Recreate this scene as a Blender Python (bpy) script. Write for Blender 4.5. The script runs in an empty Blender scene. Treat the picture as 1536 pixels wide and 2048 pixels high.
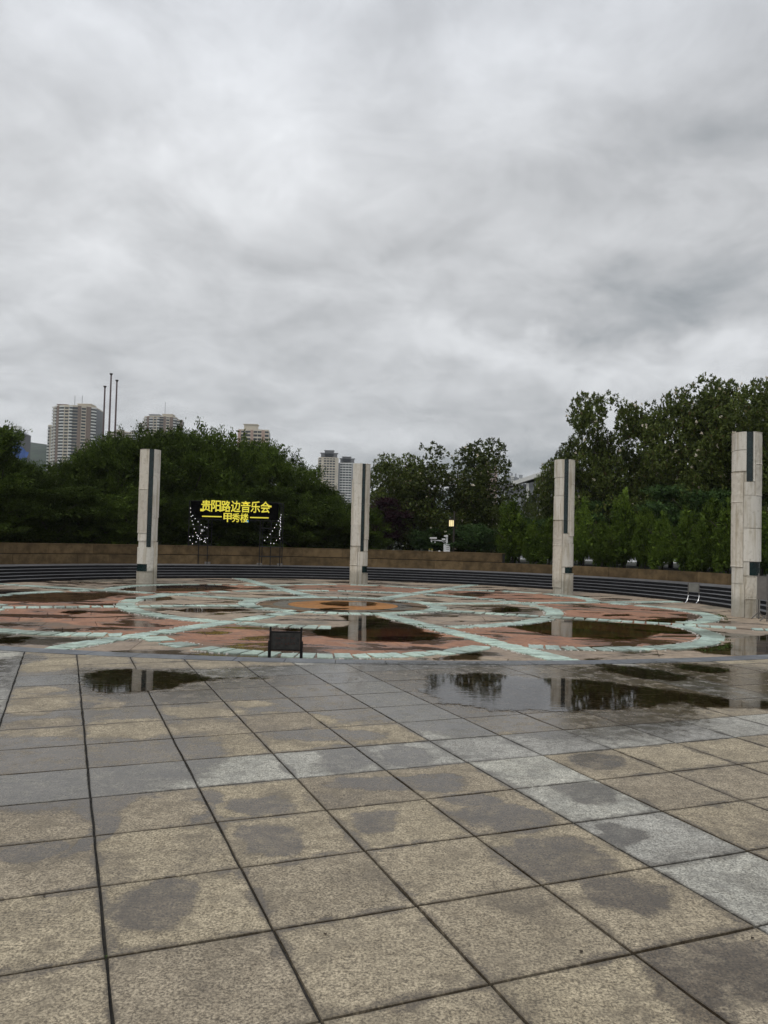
import bpy, math, random
import numpy as np
from mathutils import Vector, Matrix, noise as mnoise
random.seed(7); rng = np.random.default_rng(7)
S = bpy.context.scene; COL = S.collection
PI = math.pi; R = math.radians

# ------------------------------------------------------------------ camera
F, PITCH, ROLL, EYE = 1569.0, 0.0368, 0.02485, 1.6
fw = Vector((0, math.cos(PITCH), math.sin(PITCH)))
r0 = Vector((1, 0, 0)); u0 = r0.cross(fw)
rt = r0*math.cos(ROLL) + u0*math.sin(ROLL)
up = -r0*math.sin(ROLL) + u0*math.cos(ROLL)
cam = bpy.data.objects.new('camera', bpy.data.cameras.new('camera')); COL.objects.link(cam)
m = Matrix((rt, up, -fw)).transposed().to_4x4(); m.translation = (0, 0, EYE); cam.matrix_world = m
cam.data.sensor_fit = 'VERTICAL'; cam.data.sensor_height = 36; cam.data.lens = 36*F/2048
cam.data.clip_end = 9000; cam.data.clip_start = .05
S.camera = cam
def ray(px, py): return fw + rt*((px-768)/F) - up*((py-1024)/F)
def at(px, py, y):            # the world point seen at a place of the photograph, y metres ahead
    d = ray(px, py); return d*(y/d.y) + Vector((0, 0, EYE))
def gr(px, py, z=0.0):        # the same on a level plane
    d = ray(px, py); return d*((z-EYE)/d.z) + Vector((0, 0, EYE))

# ------------------------------------------------------------------ render settings
S.view_settings.view_transform = 'Standard'; S.view_settings.look = 'None'
S.view_settings.gamma = 1; S.view_settings.exposure = 0; S.view_settings.use_curve_mapping = False
S.cycles.use_denoising = True; S.cycles.max_bounces = 8; S.cycles.transparent_max_bounces = 12
S.cycles.volume_bounces = 1

# ------------------------------------------------------------------ node helper
class N:
    def __init__(s, tree): s.t = tree; s.n = tree.nodes; s.l = tree.links
    def add(s, typ, ins=None, **kw):
        n = s.n.new(typ)
        for k, v in kw.items(): setattr(n, k, v)
        for k, v in (ins or {}).items(): s.put(n, k, v)
        return n
    def put(s, n, k, v):
        if hasattr(v, 'is_output'): s.l.new(v, n.inputs[k])
        else: n.inputs[k].default_value = v
    def math(s, op, a, b=0.0, clamp=False):
        return s.add('ShaderNodeMath', {0: a, 1: b}, operation=op, use_clamp=clamp).outputs[0]
    def vec(s, op, a, b=(0, 0, 0)):
        n = s.add('ShaderNodeVectorMath', {0: a, 1: b}, operation=op)
        return n.outputs['Value'] if op in ('LENGTH', 'DOT_PRODUCT', 'DISTANCE') else n.outputs[0]
    def scale(s, a, f):
        n = s.add('ShaderNodeVectorMath', {0: a, 'Scale': f}, operation='SCALE'); return n.outputs[0]
    def noise(s, vec, scale, detail=4, rough=.55, dist=0.0, out='Fac'):
        return s.add('ShaderNodeTexNoise', {'Vector': vec, 'Scale': scale, 'Detail': detail, 'Roughness': rough, 'Distortion': dist}).outputs[out]
    def rng(s, v, a, b, c=0.0, d=1.0, smooth=True):
        return s.add('ShaderNodeMapRange', {0: v, 1: a, 2: b, 3: c, 4: d}, interpolation_type='SMOOTHSTEP' if smooth else 'LINEAR').outputs[0]
    def mix(s, f, a, b, blend='MIX'):
        n = s.add('ShaderNodeMix', data_type='RGBA', blend_type=blend); n.clamp_factor = True
        s.put(n, 0, f); s.put(n, 6, a if hasattr(a, 'is_output') else (*a, 1)); s.put(n, 7, b if hasattr(b, 'is_output') else (*b, 1))
        return n.outputs[2]
    def mixf(s, f, a, b):
        n = s.add('ShaderNodeMix', data_type='FLOAT'); s.put(n, 0, f); s.put(n, 2, a); s.put(n, 3, b); return n.outputs[0]
    def bump(s, h, strength, dist=.01):
        return s.add('ShaderNodeBump', {'Height': h, 'Strength': strength, 'Distance': dist}).outputs[0]

# ------------------------------------------------------------------ sky: low overcast over a Nishita sky
SUN_EL, SUN_AZ = 52, 215           # sun behind the cloud, behind and left of the camera
W = bpy.data.worlds.new('World'); S.world = W; W.use_nodes = True
w = N(W.node_tree); w.n.clear()
sky = w.add('ShaderNodeTexSky', sky_type='NISHITA', sun_disc=False, sun_elevation=R(SUN_EL), sun_rotation=R(SUN_AZ))
bg1 = w.add('ShaderNodeBackground', {'Color': sky.outputs[0], 'Strength': .1})
g = w.add('ShaderNodeTexCoord').outputs['Generated']
sp = w.add('ShaderNodeSeparateXYZ', {0: g})
zc = w.math('MAXIMUM', sp.outputs[2], 0.0)
inv = w.math('DIVIDE', 1.0, w.math('ADD', zc, .27))
pl = w.add('ShaderNodeCombineXYZ', {0: w.math('MULTIPLY', sp.outputs[0], inv), 1: w.math('MULTIPLY', sp.outputs[1], inv)}).outputs[0]
nA = w.noise(pl, 1.55, 5, .52, .35)
nB = w.noise(w.vec('ADD', pl, (7.3, 2.1, 0)), 4.2, 6, .58, .6)
nD = w.noise(w.vec('ADD', pl, (2.3, 4.1, 5)), 8.5, 6, .6, .5)
nC = w.noise(w.vec('ADD', pl, (1.3, 5.1, 3)), .55, 2, .5)
L = w.math('ADD', w.math('MULTIPLY', w.math('SUBTRACT', nA, .5), .74), w.math('ADD', w.math('MULTIPLY', w.math('SUBTRACT', nB, .5), .48), w.math('MULTIPLY', w.math('SUBTRACT', nD, .5), .22)))
L = w.math('ADD', L, w.math('MULTIPLY', w.math('SUBTRACT', nC, .5), .18))
L = w.math('ADD', L, w.math('ADD', .585, w.math('MULTIPLY', zc, .25)))
az = w.math('ARCTAN2', sp.outputs[0], sp.outputs[1]); el = w.math('ARCSINE', sp.outputs[2])
ae = w.add('ShaderNodeCombineXYZ', {0: az, 1: el}).outputs[0]
wn = w.noise(g, 5.0, 5, .6, 0, 'Color')
ae = w.vec('ADD', ae, w.scale(w.vec('SUBTRACT', wn, (.5, .5, .5)), .16))
def azel(px, py):
    d = ray(px, py).normalized(); return math.atan2(d.x, d.y), math.asin(d.z)
CL = [(1480, 590, 420, 90, -.20, 0), (1230, 705, 520, 38, .17, -3), (1500, 330, 260, 150, -.10, 0), (380, 240, 420, 230, .13, 0), (110, 60, 120, 60, .08, 0), (800, 20, 160, 70, -.08, 0), (1080, 90, 160, 60, .08, 0),
      (1010, 925, 260, 45, -.19, 0), (480, 690, 560, 90, -.05, 0), (860, 60, 240, 90, -.05, 20), (1180, 470, 300, 60, .03, -10),
      (1350, 430, 300, 60, .05, 15), (700, 820, 420, 60, .03, 0), (960, 585, 180, 22, -.04, -4), (870, 700, 150, 28, .05, 8), (1120, 650, 150, 16, -.06, 0), (90, 500, 160, 60, .05, 0)]
for px, py, hw, hh, amp, rot in CL:
    a, e = azel(px, py)
    mp = w.add('ShaderNodeMapping', {0: ae, 'Location': (a, e, 0), 'Rotation': (0, 0, R(rot)), 'Scale': (hw/F, hh/F, 1)}, vector_type='TEXTURE').outputs[0]
    L = w.math('ADD', L, w.rng(w.vec('LENGTH', mp), 0, 1.5, amp, 0.0))
L = w.math('MAXIMUM', L, .12)
tint = w.mix(w.rng(L, .25, .6), (.93, .995, 1.045), (.985, 1.0, 1.02))
tint = w.mix(w.rng(el, .35, .75), tint, (.965, 1.0, 1.06))
bg2 = w.add('ShaderNodeBackground', {'Color': w.mix(1.0, tint, w.add('ShaderNodeCombineXYZ', {0: L, 1: L, 2: L}).outputs[0], 'MULTIPLY'), 'Strength': 1.0})
ms = w.add('ShaderNodeMixShader', {0: .95, 1: bg1.outputs[0], 2: bg2.outputs[0]})
w.add('ShaderNodeOutputWorld', {0: ms.outputs[0]})

sl = bpy.data.lights.new('sun', 'SUN'); sl.energy = .75; sl.angle = R(25); sl.color = (1, .95, .87)
so = bpy.data.objects.new('sun', sl); COL.objects.link(so)
sd = Vector((math.sin(R(SUN_AZ))*math.cos(R(SUN_EL)), math.cos(R(SUN_AZ))*math.cos(R(SUN_EL)), math.sin(R(SUN_EL))))
so.rotation_euler = sd.to_track_quat('Z', 'Y').to_euler(); so.location = (0, -20, 30)

# ------------------------------------------------------------------ object helpers
def tag(o, label=None, cat=None, group=None, kind=None):
    for k, v in (('label', label), ('category', cat), ('group', group), ('kind', kind)):
        if v: o[k] = v
    return o
def empty(name, loc=(0, 0, 0), rz=0.0):
    o = bpy.data.objects.new(name, None); COL.objects.link(o); o.location = loc; o.rotation_euler = (0, 0, rz); o.empty_display_size = .2
    return o
def link(name, me, parent=None, loc=None, rz=None):
    o = bpy.data.objects.new(name, me); COL.objects.link(o)
    if parent: o.parent = parent
    if loc is not None: o.location = loc
    if rz is not None: o.rotation_euler = (0, 0, rz)
    return o
class MB:
    def __init__(s): s.v = []; s.f = []
    def add(s, vs, fs):
        b = len(s.v); s.v += [tuple(v) for v in vs]; s.f += [tuple(i+b for i in f) for f in fs]; return s
    def box(s, c, d, rz=0.0, M=None):
        x, y, z = d[0]/2, d[1]/2, d[2]/2; cs, sn = math.cos(rz), math.sin(rz)
        vs = []
        for dz in (-z, z):
            for dx, dy in ((-x, -y), (x, -y), (x, y), (-x, y)):
                vs.append((c[0]+dx*cs-dy*sn, c[1]+dx*sn+dy*cs, c[2]+dz))
        if M: vs = [M @ Vector(v) for v in vs]
        return s.add(vs, [(3, 2, 1, 0), (4, 5, 6, 7), (0, 1, 5, 4), (1, 2, 6, 5), (2, 3, 7, 6), (3, 0, 4, 7)])
    def tube(s, pts, r, n=8, cap=True):
        pts = [Vector(p) for p in pts]; rs = r if hasattr(r, '__len__') else [r]*len(pts); rings = []
        for i, p in enumerate(pts):
            t = (pts[min(i+1, len(pts)-1)]-pts[max(i-1, 0)]).normalized()
            a = t.cross(Vector((0, 0, 1)) if abs(t.z) < .9 else Vector((1, 0, 0))).normalized(); b = t.cross(a)
            rings.append([p+(a*math.cos(2*PI*k/n)+b*math.sin(2*PI*k/n))*rs[i] for k in range(n)])
        vs = [v for rg in rings for v in rg]; fs = []
        for i in range(len(pts)-1):
            for k in range(n):
                fs.append((i*n+k, (i+1)*n+k, (i+1)*n+(k+1) % n, i*n+(k+1) % n))
        if cap: fs += [tuple(range(n)), tuple(range(len(vs)-1, len(vs)-n-1, -1))]
        return s.add(vs, fs)
    def arc(s, c, r0_, r1_, a0, a1, z0, z1, n):      # a solid piece of a ring
        vs = []
        for i in range(n+1):
            a = a0+(a1-a0)*i/n; ca, sa = math.cos(a), math.sin(a)
            for r_, z in ((r0_, z0), (r1_, z0), (r1_, z1), (r0_, z1)): vs.append((c[0]+ca*r_, c[1]+sa*r_, z))
        fs = [(0, 1, 2, 3), (4*n+3, 4*n+2, 4*n+1, 4*n)]
        for i in range(n):
            for k in range(4): fs.append((4*i+k, 4*i+4+k, 4*i+4+(k+1) % 4, 4*i+(k+1) % 4))
        return s.add(vs, fs)
    def prism(s, poly, z0, z1):
        n = len(poly)
        return s.add([(p[0], p[1], z0) for p in poly]+[(p[0], p[1], z1) for p in poly],
                     [tuple(range(n-1, -1, -1)), tuple(range(n, 2*n))]+[(i, (i+1) % n, n+(i+1) % n, n+i) for i in range(n)])
    def mesh(s, name, mat, smooth=False):
        me = bpy.data.meshes.new(name); me.from_pydata(s.v, [], s.f)
        me.materials.append(mat)
        if smooth: me.polygons.foreach_set('use_smooth', [True]*len(me.polygons))
        me.update(); return me
    def build(s, name, mat, parent=None, smooth=False, **kw):
        return link(name, s.mesh(name, mat, smooth), parent, **kw)

# ------------------------------------------------------------------ materials
def newmat(name):
    mt = bpy.data.materials.new(name); mt.use_nodes = True; n = N(mt.node_tree); n.n.clear()
    n.bsdf = n.add('ShaderNodeBsdfPrincipled'); n.out = n.add('ShaderNodeOutputMaterial', {0: n.bsdf.outputs[0]})
    n.pos = n.add('ShaderNodeNewGeometry').outputs['Position']
    return mt, n
def simple(name, col, rough=.6, var=.25, scale=8, metal=0.0, emit=0.0, bump=0.0, ecol=None, spec=.5, orand=0.0):
    mt, n = newmat(name)
    nz = n.noise(n.pos, scale, 5, .6)
    c = n.mix(n.rng(nz, .3, .7), [x*(1-var) for x in col], [min(1, x*(1+var)) for x in col])
    if orand:
        v = n.rng(n.add('ShaderNodeObjectInfo').outputs['Random'], 0, 1, 1-orand, 1+orand, False)
        c = n.mix(1.0, c, n.add('ShaderNodeCombineColor', {0: v, 1: v, 2: v}).outputs[0], 'MULTIPLY')
    n.put(n.bsdf, 'Base Color', c); n.put(n.bsdf, 'Roughness', rough); n.put(n.bsdf, 'Metallic', metal); n.put(n.bsdf, 'Specular IOR Level', spec)
    if bump: n.put(n.bsdf, 'Normal', n.bump(n.noise(n.pos, scale*6, 4), bump, .02))
    if emit: n.put(n.bsdf, 'Emission Color', (*(ecol or col), 1)); n.put(n.bsdf, 'Emission Strength', emit)
    return mt

# wet areas of the open paving: (centre in the photograph, half width, half height)
WET = [(305, 1812, 92, 58), (90, 1548, 300, 70), (330, 1520, 110, 60), (450, 1376, 330, 34), (660, 1400, 140, 40), (698, 1516, 62, 26), (812, 1512, 55, 22),
       (1080, 1398, 310, 62), (1400, 1368, 230, 40), (1110, 1712, 118, 46), (1255, 1788, 80, 40), (1500, 1935, 120, 70), (1370, 1960, 70, 90),
       (545, 1682, 72, 34), (1010, 1636, 105, 26), (745, 1640, 55, 26), (745, 1566, 110, 16), (870, 1565, 70, 20), (1195, 1520, 50, 15),
       (215, 1600, 55, 42), (190, 1660, 30, 50), (70, 1702, 60, 20), (1240, 1668, 50, 20), (1180, 1588, 62, 22), (520, 1608, 80, 22), (410, 1610, 26, 40),
       (640, 1470, 130, 14), (1230, 1452, 60, 12), (930, 1450, 130, 22), (260, 1420, 60, 22), (10, 1330, 60, 26), (940, 1600, 60, 14),
       (300, 1362, 340, 30), (560, 1405, 240, 36), (60, 1500, 240, 34), (760, 1395, 260, 44), (1050, 1350, 420, 26), (1440, 1350, 180, 26), (820, 1345, 200, 20), (620, 1345, 200, 16), (150, 1430, 260, 30), (1180, 1440, 90, 14)]
WGR = bpy.data.node_groups.new('Wetness', 'ShaderNodeTree')
WGR.interface.new_socket('Position', in_out='INPUT', socket_type='NodeSocketVector')
WGR.interface.new_socket('Wet', in_out='OUTPUT', socket_type='NodeSocketFloat')
k = N(WGR); gi = k.add('NodeGroupInput'); go = k.add('NodeGroupOutput')
p_ = gi.outputs[0]
wp = k.vec('ADD', p_, k.scale(k.vec('SUBTRACT', k.noise(p_, 2.2, 5, .6, 0, 'Color'), (.5, .5, .5)), .42))
fld = None
for px, py, hw, hh in WET:
    c = gr(px, py); rx = abs(gr(px+hw, py).x-gr(px-hw, py).x)/2; ry = abs(gr(px, py-hh).y-gr(px, py+hh).y)/2
    ln = k.vec('LENGTH', k.add('ShaderNodeMapping', {0: wp, 'Location': (c.x, c.y, 0), 'Scale': (rx, ry, 50)}, vector_type='TEXTURE').outputs[0])
    fld = ln if fld is None else k.math('MINIMUM', fld, ln)
for px, py, hw, hh in [(75, 1412, 62, 16), (90, 1452, 70, 18), (250, 1455, 85, 18), (410, 1421, 82, 13), (575, 1440, 95, 14), (85, 1378, 55, 7), (215, 1410, 30, 9), (480, 1405, 60, 6), (320, 1620, 80, 26), (95, 1330, 55, 14), (240, 1318, 60, 8)]:
    c = gr(px, py); rx = abs(gr(px+hw, py).x-gr(px-hw, py).x)/2; ry = abs(gr(px, py-hh).y-gr(px, py+hh).y)/2
    ln = k.vec('LENGTH', k.add('ShaderNodeMapping', {0: wp, 'Location': (c.x, c.y, 0), 'Scale': (rx, ry, 50)}, vector_type='TEXTURE').outputs[0])
    fld = k.math('MAXIMUM', fld, k.math('SUBTRACT', 2.05, ln))
fld = k.math('ADD', fld, k.math('MULTIPLY', k.math('SUBTRACT', k.noise(p_, 9, 6, .7), .5), .8))
wet = k.rng(fld, 1.16, .84)
k.put(go, 0, wet)

def stone(name, base, edge_wet=False, plaza=False, speck=.35, rough=.8, speck_scale=85):
    mt, n = newmat(name)
    oi = n.add('ShaderNodeObjectInfo'); rnd = oi.outputs['Random']
    col = n.mix(n.rng(n.noise(n.pos, 2.3, 4, .6), .3, .7), [b*.85 for b in base], [b*1.12 for b in base])
    col = n.mix(n.math('MULTIPLY', n.rng(n.noise(n.pos, 12, 5, .65), .42, .72), .55), col, [base[0]*.62, base[1]*.60, base[2]*.58])
    fine = n.mixf(.30, n.noise(n.pos, speck_scale, 3, .75), n.noise(n.pos, speck_scale*.32, 4, .7))
    col = n.mix(1.0, col, n.add('ShaderNodeCombineColor', {0: n.rng(fine, .36, .66, 1-speck, 1+speck), 1: n.rng(fine, .36, .66, 1-speck, 1+speck), 2: n.rng(fine, .36, .66, 1-speck, 1+speck*.9)}).outputs[0], 'MULTIPLY')
    vr = n.rng(rnd, 0, 1, .87, 1.10, False)
    col = n.mix(1.0, col, n.add('ShaderNodeCombineColor', {0: vr, 1: vr, 2: n.rng(rnd, 0, 1, .9, 1.07, False)}).outputs[0], 'MULTIPLY')
    col = n.mix(n.math('MULTIPLY', n.rng(n.noise(n.vec('ADD', n.pos, (5, 5, 0)), 4.5, 6, .7, .3), .47, .66), .58), col, [b*.50 for b in base])
    # drying stains
    st = n.math('MULTIPLY', n.rng(n.noise(n.vec('ADD', n.pos, (3, 9, 0)), 1.6, 6, .62, .4), .52, .66), .45)
    if plaza:
        wv = n.math('MULTIPLY', n.add('ShaderNodeTexNoise', {'Vector': n.vec('MULTIPLY', n.pos, (.55, 1.0, 1)), 'Scale': .9, 'Detail': 6.0, 'Roughness': .6, 'Distortion': .5}).outputs[0], 1.0)
        wetv = n.rng(wv, .495, .57)
        if plaza == 'tile': wetv = n.math('MULTIPLY', wetv, .35)
        mud = n.rng(n.noise(n.vec('MULTIPLY', n.vec('ADD', n.pos, (11, 3, 0)), (.6, 1, 1)), .55, 5, .6, .6), .51, .60)
        col = n.mix(n.math('MULTIPLY', mud, .6 if plaza is True else .5), col, (.13, .13, .10))
    else:
        wetv = n.add('ShaderNodeGroup', node_tree=WGR); n.put(wetv, 0, n.pos); wetv = wetv.outputs[0]
    if edge_wet:
        oc = n.add('ShaderNodeTexCoord').outputs['Object']; s3 = n.add('ShaderNodeSeparateXYZ', {0: oc})
        ex = n.math('MAXIMUM', n.math('ABSOLUTE', s3.outputs[0]), n.math('ABSOLUTE', s3.outputs[1]))
        far = n.rng(n.noise(n.pos, 1.1, 3), .36, .52)
        e = n.math('ADD', ex, n.math('MULTIPLY', n.math('SUBTRACT', n.noise(n.pos, 5, 6, .65), .5), .26))
        e = n.math('MULTIPLY', n.rng(e, .275, .315), far)
        wetv = n.math('MAXIMUM', wetv, n.math('MULTIPLY', e, .8))
        gr_ = n.math('MULTIPLY', n.rng(n.math('ADD', ex, n.math('MULTIPLY', n.math('SUBTRACT', n.noise(n.pos, 40, 4, .7), .5), .05)), .300, .322), .75)
        col = n.mix(gr_, col, [b*.42 for b in base])
    if not plaza: wetv = n.math('MULTIPLY', wetv, n.rng(n.noise(n.pos, 6, 5, .65), .30, .55, .62, 1.0))
    wetv = n.math('MAXIMUM', wetv, st)
    col = n.mix(wetv, col, n.mix(1.0, col, (.31, .28, .25), 'MULTIPLY'))
    n.put(n.bsdf, 'Base Color', col)
    n.put(n.bsdf, 'Roughness', n.mixf(wetv, rough, .15))
    n.put(n.bsdf, 'Specular IOR Level', n.mixf(wetv, .25, .42))
    h = n.math('ADD', n.math('MULTIPLY', fine, .5), n.math('MULTIPLY', n.noise(n.pos, 22, 3), .5))
    n.put(n.bsdf, 'Normal', n.bump(h, n.mixf(wetv, .55, .05), .006))
    return mt

M = {}
M['tile'] = stone('beige_granite', (.385, .325, .240), edge_wet=True, speck=.66)
M['tile_grey'] = stone('grey_granite', (.43, .415, .375), edge_wet=True, speck=.60)
M['kerb'] = stone('blue_grey_granite', (.17, .18, .195), speck=.15, rough=.5)
M['terracotta'] = stone('terracotta_stone', (.39, .205, .13), plaza=True, speck=.18, speck_scale=40)
M['sandstone'] = stone('pink_beige_stone', (.40, .315, .235), plaza=True, speck=.15, speck_scale=40)
M['mint'] = stone('mint_green_tile', (.54, .68, .59), plaza='tile', speck=.08, speck_scale=30, rough=.55)
M['brown_ring'] = stone('brown_stone', (.20, .12, .06), plaza=True, speck=.12)
M['grey_ring'] = stone('dull_grey_stone', (.17, .15, .12), plaza=True, speck=.12)
M['orange_disc'] = stone('orange_stone', (.42, .19, .055), speck=.12)
M['joint'] = simple('dark_joint_soil', (.035, .032, .027), .9, .4, 20)
M['soil'] = simple('dark_soil', (.035, .035, .022), .95, .4, 3)
M['far_ground'] = simple('distant_ground', (.06, .07, .04), .95, .4, .05)
M['pavement'] = simple('pale_pavement', (.42, .42, .40), .35, .15, 1)
M['black_granite'] = simple('black_granite', (.009, .009, .011), .5, .3, 6, spec=.25, orand=.25)
M['tread'] = simple('tread_painted_sheen', (.13, .13, .135), .5, .35, 4, orand=.2)  # black granite treads; the light caught on their tops is painted as grey
M['brown_wall'] = simple('brown_sandstone', (.125, .086, .044), .9, .34, 2.2, bump=.2, spec=.2, orand=.2)
M['crumb'] = simple('white_mortar_crumb', (.7, .68, .62), .9, .1)
M['black_metal'] = simple('black_metal', (.010, .010, .010), .5, .2, spec=.2)
M['dark_panel'] = simple('dark_print_panel', (.030, .030, .028), .35, .5, 14)
M['dark_pipe'] = simple('dark_scaffold_pipe', (.018, .018, .018), .6, .2, spec=.2)
M['banner'] = simple('black_banner_cloth', (.003, .003, .003), 1.0, .2, spec=0.0)
M['yellow'] = simple('yellow_letter', (.85, .74, .05), .5, .05, emit=.32, ecol=(.95, .84, .10))
M['blue'] = simple('blue_mark', (.05, .35, .7), .5, .05, emit=.3)
M['bulb'] = simple('lit_bulb', (1, 1, 1), .4, 0, emit=.9)
M['grey_metal'] = simple('grey_metal', (.13, .12, .11), .5, .15)
M['board_grey'] = simple('grey_board', (.17, .155, .14), .6, .12)
M['board_light'] = simple('pale_grey_board', (.20, .20, .18), .5, .12)
M['chrome'] = simple('steel', (.7, .7, .7), .18, .03, metal=1.0)
M['white'] = simple('white_paint', (.72, .73, .72), .4, .05)
M['pole'] = simple('mauve_brown_metal', (.13, .095, .095), .5, .1)
M['lamp_dark'] = simple('dark_bronze', (.035, .028, .022), .5, .2)
M['lamp_glass'] = simple('lit_lantern_glass', (1, .82, .45), .4, .05, emit=.8, ecol=(1, .82, .42))
M['black_glass'] = simple('black_green_stone', (.006, .020, .020), .16, .4, 3)
M['trunk'] = simple('bark', (.045, .038, .03), .9, .4, 10, bump=.5)
M['litter'] = simple('white_plastic', (.7, .7, .68), .5, .05)
M['yellow_post'] = simple('yellow_post_paint', (.6, .5, .12), .5, .1)
def pale_stone(name, base, carve):
    mt, n = newmat(name)
    rnd = n.add('ShaderNodeObjectInfo').outputs['Random']
    st = n.add('ShaderNodeTexNoise', {'Vector': n.vec('MULTIPLY', n.pos, (9, 9, .8)), 'Scale': 1.0, 'Detail': 5.0}).outputs[0]
    col = n.mix(n.rng(st, .45, .72), base, [base[0]*.72, base[1]*.68, base[2]*.6])
    col = n.mix(n.math('MULTIPLY', n.rng(n.noise(n.pos, 7, 6, .65), .5, .7), .5), col, [base[0]*.6, base[1]*.58, base[2]*.52])
    v = n.rng(rnd, 0, 1, .9, 1.08, False)
    col = n.mix(1.0, col, n.add('ShaderNodeCombineColor', {0: v, 1: v, 2: v}).outputs[0], 'MULTIPLY')
    z = n.add('ShaderNodeSeparateXYZ', {0: n.pos}).outputs[2]
    damp = n.math('MULTIPLY', n.rng(n.math('ADD', z, n.math('MULTIPLY', n.noise(n.pos, 5, 4), .5)), .55, .25), .45)
    col = n.mix(damp, col, (.16, .15, .11))
    n.put(n.bsdf, 'Base Color', col); n.put(n.bsdf, 'Roughness', .75)
    n.put(n.bsdf, 'Normal', n.bump(n.noise(n.pos, 45, 4), .45 if carve else .15, .01))
    return mt
M['pale'] = pale_stone('pale_limestone', (.72, .68, .60), False)
M['relief'] = pale_stone('carved_limestone', (.66, .61, .52), True)

def water():
    mt, n = newmat('puddle_water'); n.n.remove(n.bsdf)
    dep = n.add('ShaderNodeAttribute', attribute_name='depth').outputs['Fac']
    rip = n.noise(n.vec('MULTIPLY', n.pos, (1, 2.0, 1)), 7, 3, .5)
    amt = n.rng(n.noise(n.pos, .7, 2), .45, .62, .01, .06)
    nm = n.bump(rip, amt, .01)
    fr = n.add('ShaderNodeFresnel', {'IOR': 1.333}).outputs[0]
    tr = n.add('ShaderNodeBsdfTransparent', {'Color': (.50, .45, .38, 1)})
    gl = n.add('ShaderNodeBsdfGlossy', {'Color': (.95, .95, .95, 1), 'Roughness': .03, 'Normal': nm})
    mx = n.add('ShaderNodeMixShader', {0: fr, 1: tr.outputs[0], 2: gl.outputs[0]})
    film = n.rng(n.math('ADD', dep, n.math('MULTIPLY', n.math('SUBTRACT', n.mixf(.5, n.noise(n.pos, 3.2, 5, .65), n.noise(n.pos, 12, 4, .6)), .5), 2.2)), .28, .62)
    cl = n.add('ShaderNodeBsdfTransparent', {'Color': (1, 1, 1, 1)})
    m2 = n.add('ShaderNodeMixShader', {0: film, 1: cl.outputs[0], 2: mx.outputs[0]})
    n.l.new(m2.outputs[0], n.out.inputs[0]); return mt
M['water'] = water()

def leafmat(name, dark, light, rough=.45, tips=None, spec=.12):
    mt, n = newmat(name)
    geo = n.add('ShaderNodeNewGeometry'); ri = geo.outputs['Random Per Island']
    rnd = n.add('ShaderNodeObjectInfo').outputs['Random']
    cl = n.noise(n.pos, 1.1, 3, .6)
    f = n.math('ADD', n.math('MULTIPLY', ri, .6), n.math('MULTIPLY', n.rng(cl, .35, .65), .4))
    col = n.mix(f, dark, light)
    if tips: col = n.mix(n.rng(ri, .93, .97), col, tips)
    v = n.rng(rnd, 0, 1, .68, 1.30, False)
    col = n.mix(1.0, col, n.add('ShaderNodeCombineColor', {0: v, 1: v, 2: v}).outputs[0], 'MULTIPLY')
    n.put(n.bsdf, 'Base Color', col); n.put(n.bsdf, 'Roughness', rough); n.put(n.bsdf, 'Specular IOR Level', spec)
    tl = n.add('ShaderNodeBsdfTranslucent', {'Color': n.mix(1.0, col, (.9, 1.1, .5), 'MULTIPLY')})
    mx = n.add('ShaderNodeMixShader', {0: .10, 1: n.bsdf.outputs[0], 2: tl.outputs[0]})
    n.l.new(mx.outputs[0], n.out.inputs[0]); return mt
M['leaf_dense'] = leafmat('dark_conifer_needles', (.018, .032, .006), (.105, .150, .026), .8)
M['leaf_magnolia'] = leafmat('magnolia_leaves', (.030, .046, .012), (.165, .205, .045), .5, tips=(.12, .09, .04), spec=.15)
M['leaf_juniper'] = leafmat('juniper_needles', (.030, .058, .008), (.140, .205, .028), .7)
M['leaf_feather'] = leafmat('feathery_leaves', (.022, .044, .014), (.075, .13, .038), .7)
M['leaf_purple'] = leafmat('purple_leaves', (.02, .01, .014), (.05, .022, .03), .5)
M['weed'] = leafmat('weed_leaves', (.035, .06, .012), (.10, .15, .03), .6)
M['blossom'] = simple('white_blossom', (.75, .68, .55), .6, .15)
M['dead_leaf'] = simple('dry_leaf', (.05, .035, .02), .8, .3)

# ================================================================== GROUND
K = 1.306                        # the round plaza lies sunken below the open paving
PZ = 1.6-1.6*K
def Z(z): return 1.6+K*(z-1.6)
S_C = (-1.5*K, 20.5*K)               # centre of the stair ring
K_C = (-1.25, 27.7); K_R0, K_R1 = 17.15, 17.5
C = Vector((-.95*K, 19.4*K))
gd = MB(); gd.add([(-4000, -4000, -.95), (4000, -4000, -.95), (4000, 4000, -.95), (-4000, 4000, -.95)], [(0, 1, 2, 3)])
tag(gd.build('ground', M['far_ground']), kind='structure')

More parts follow.
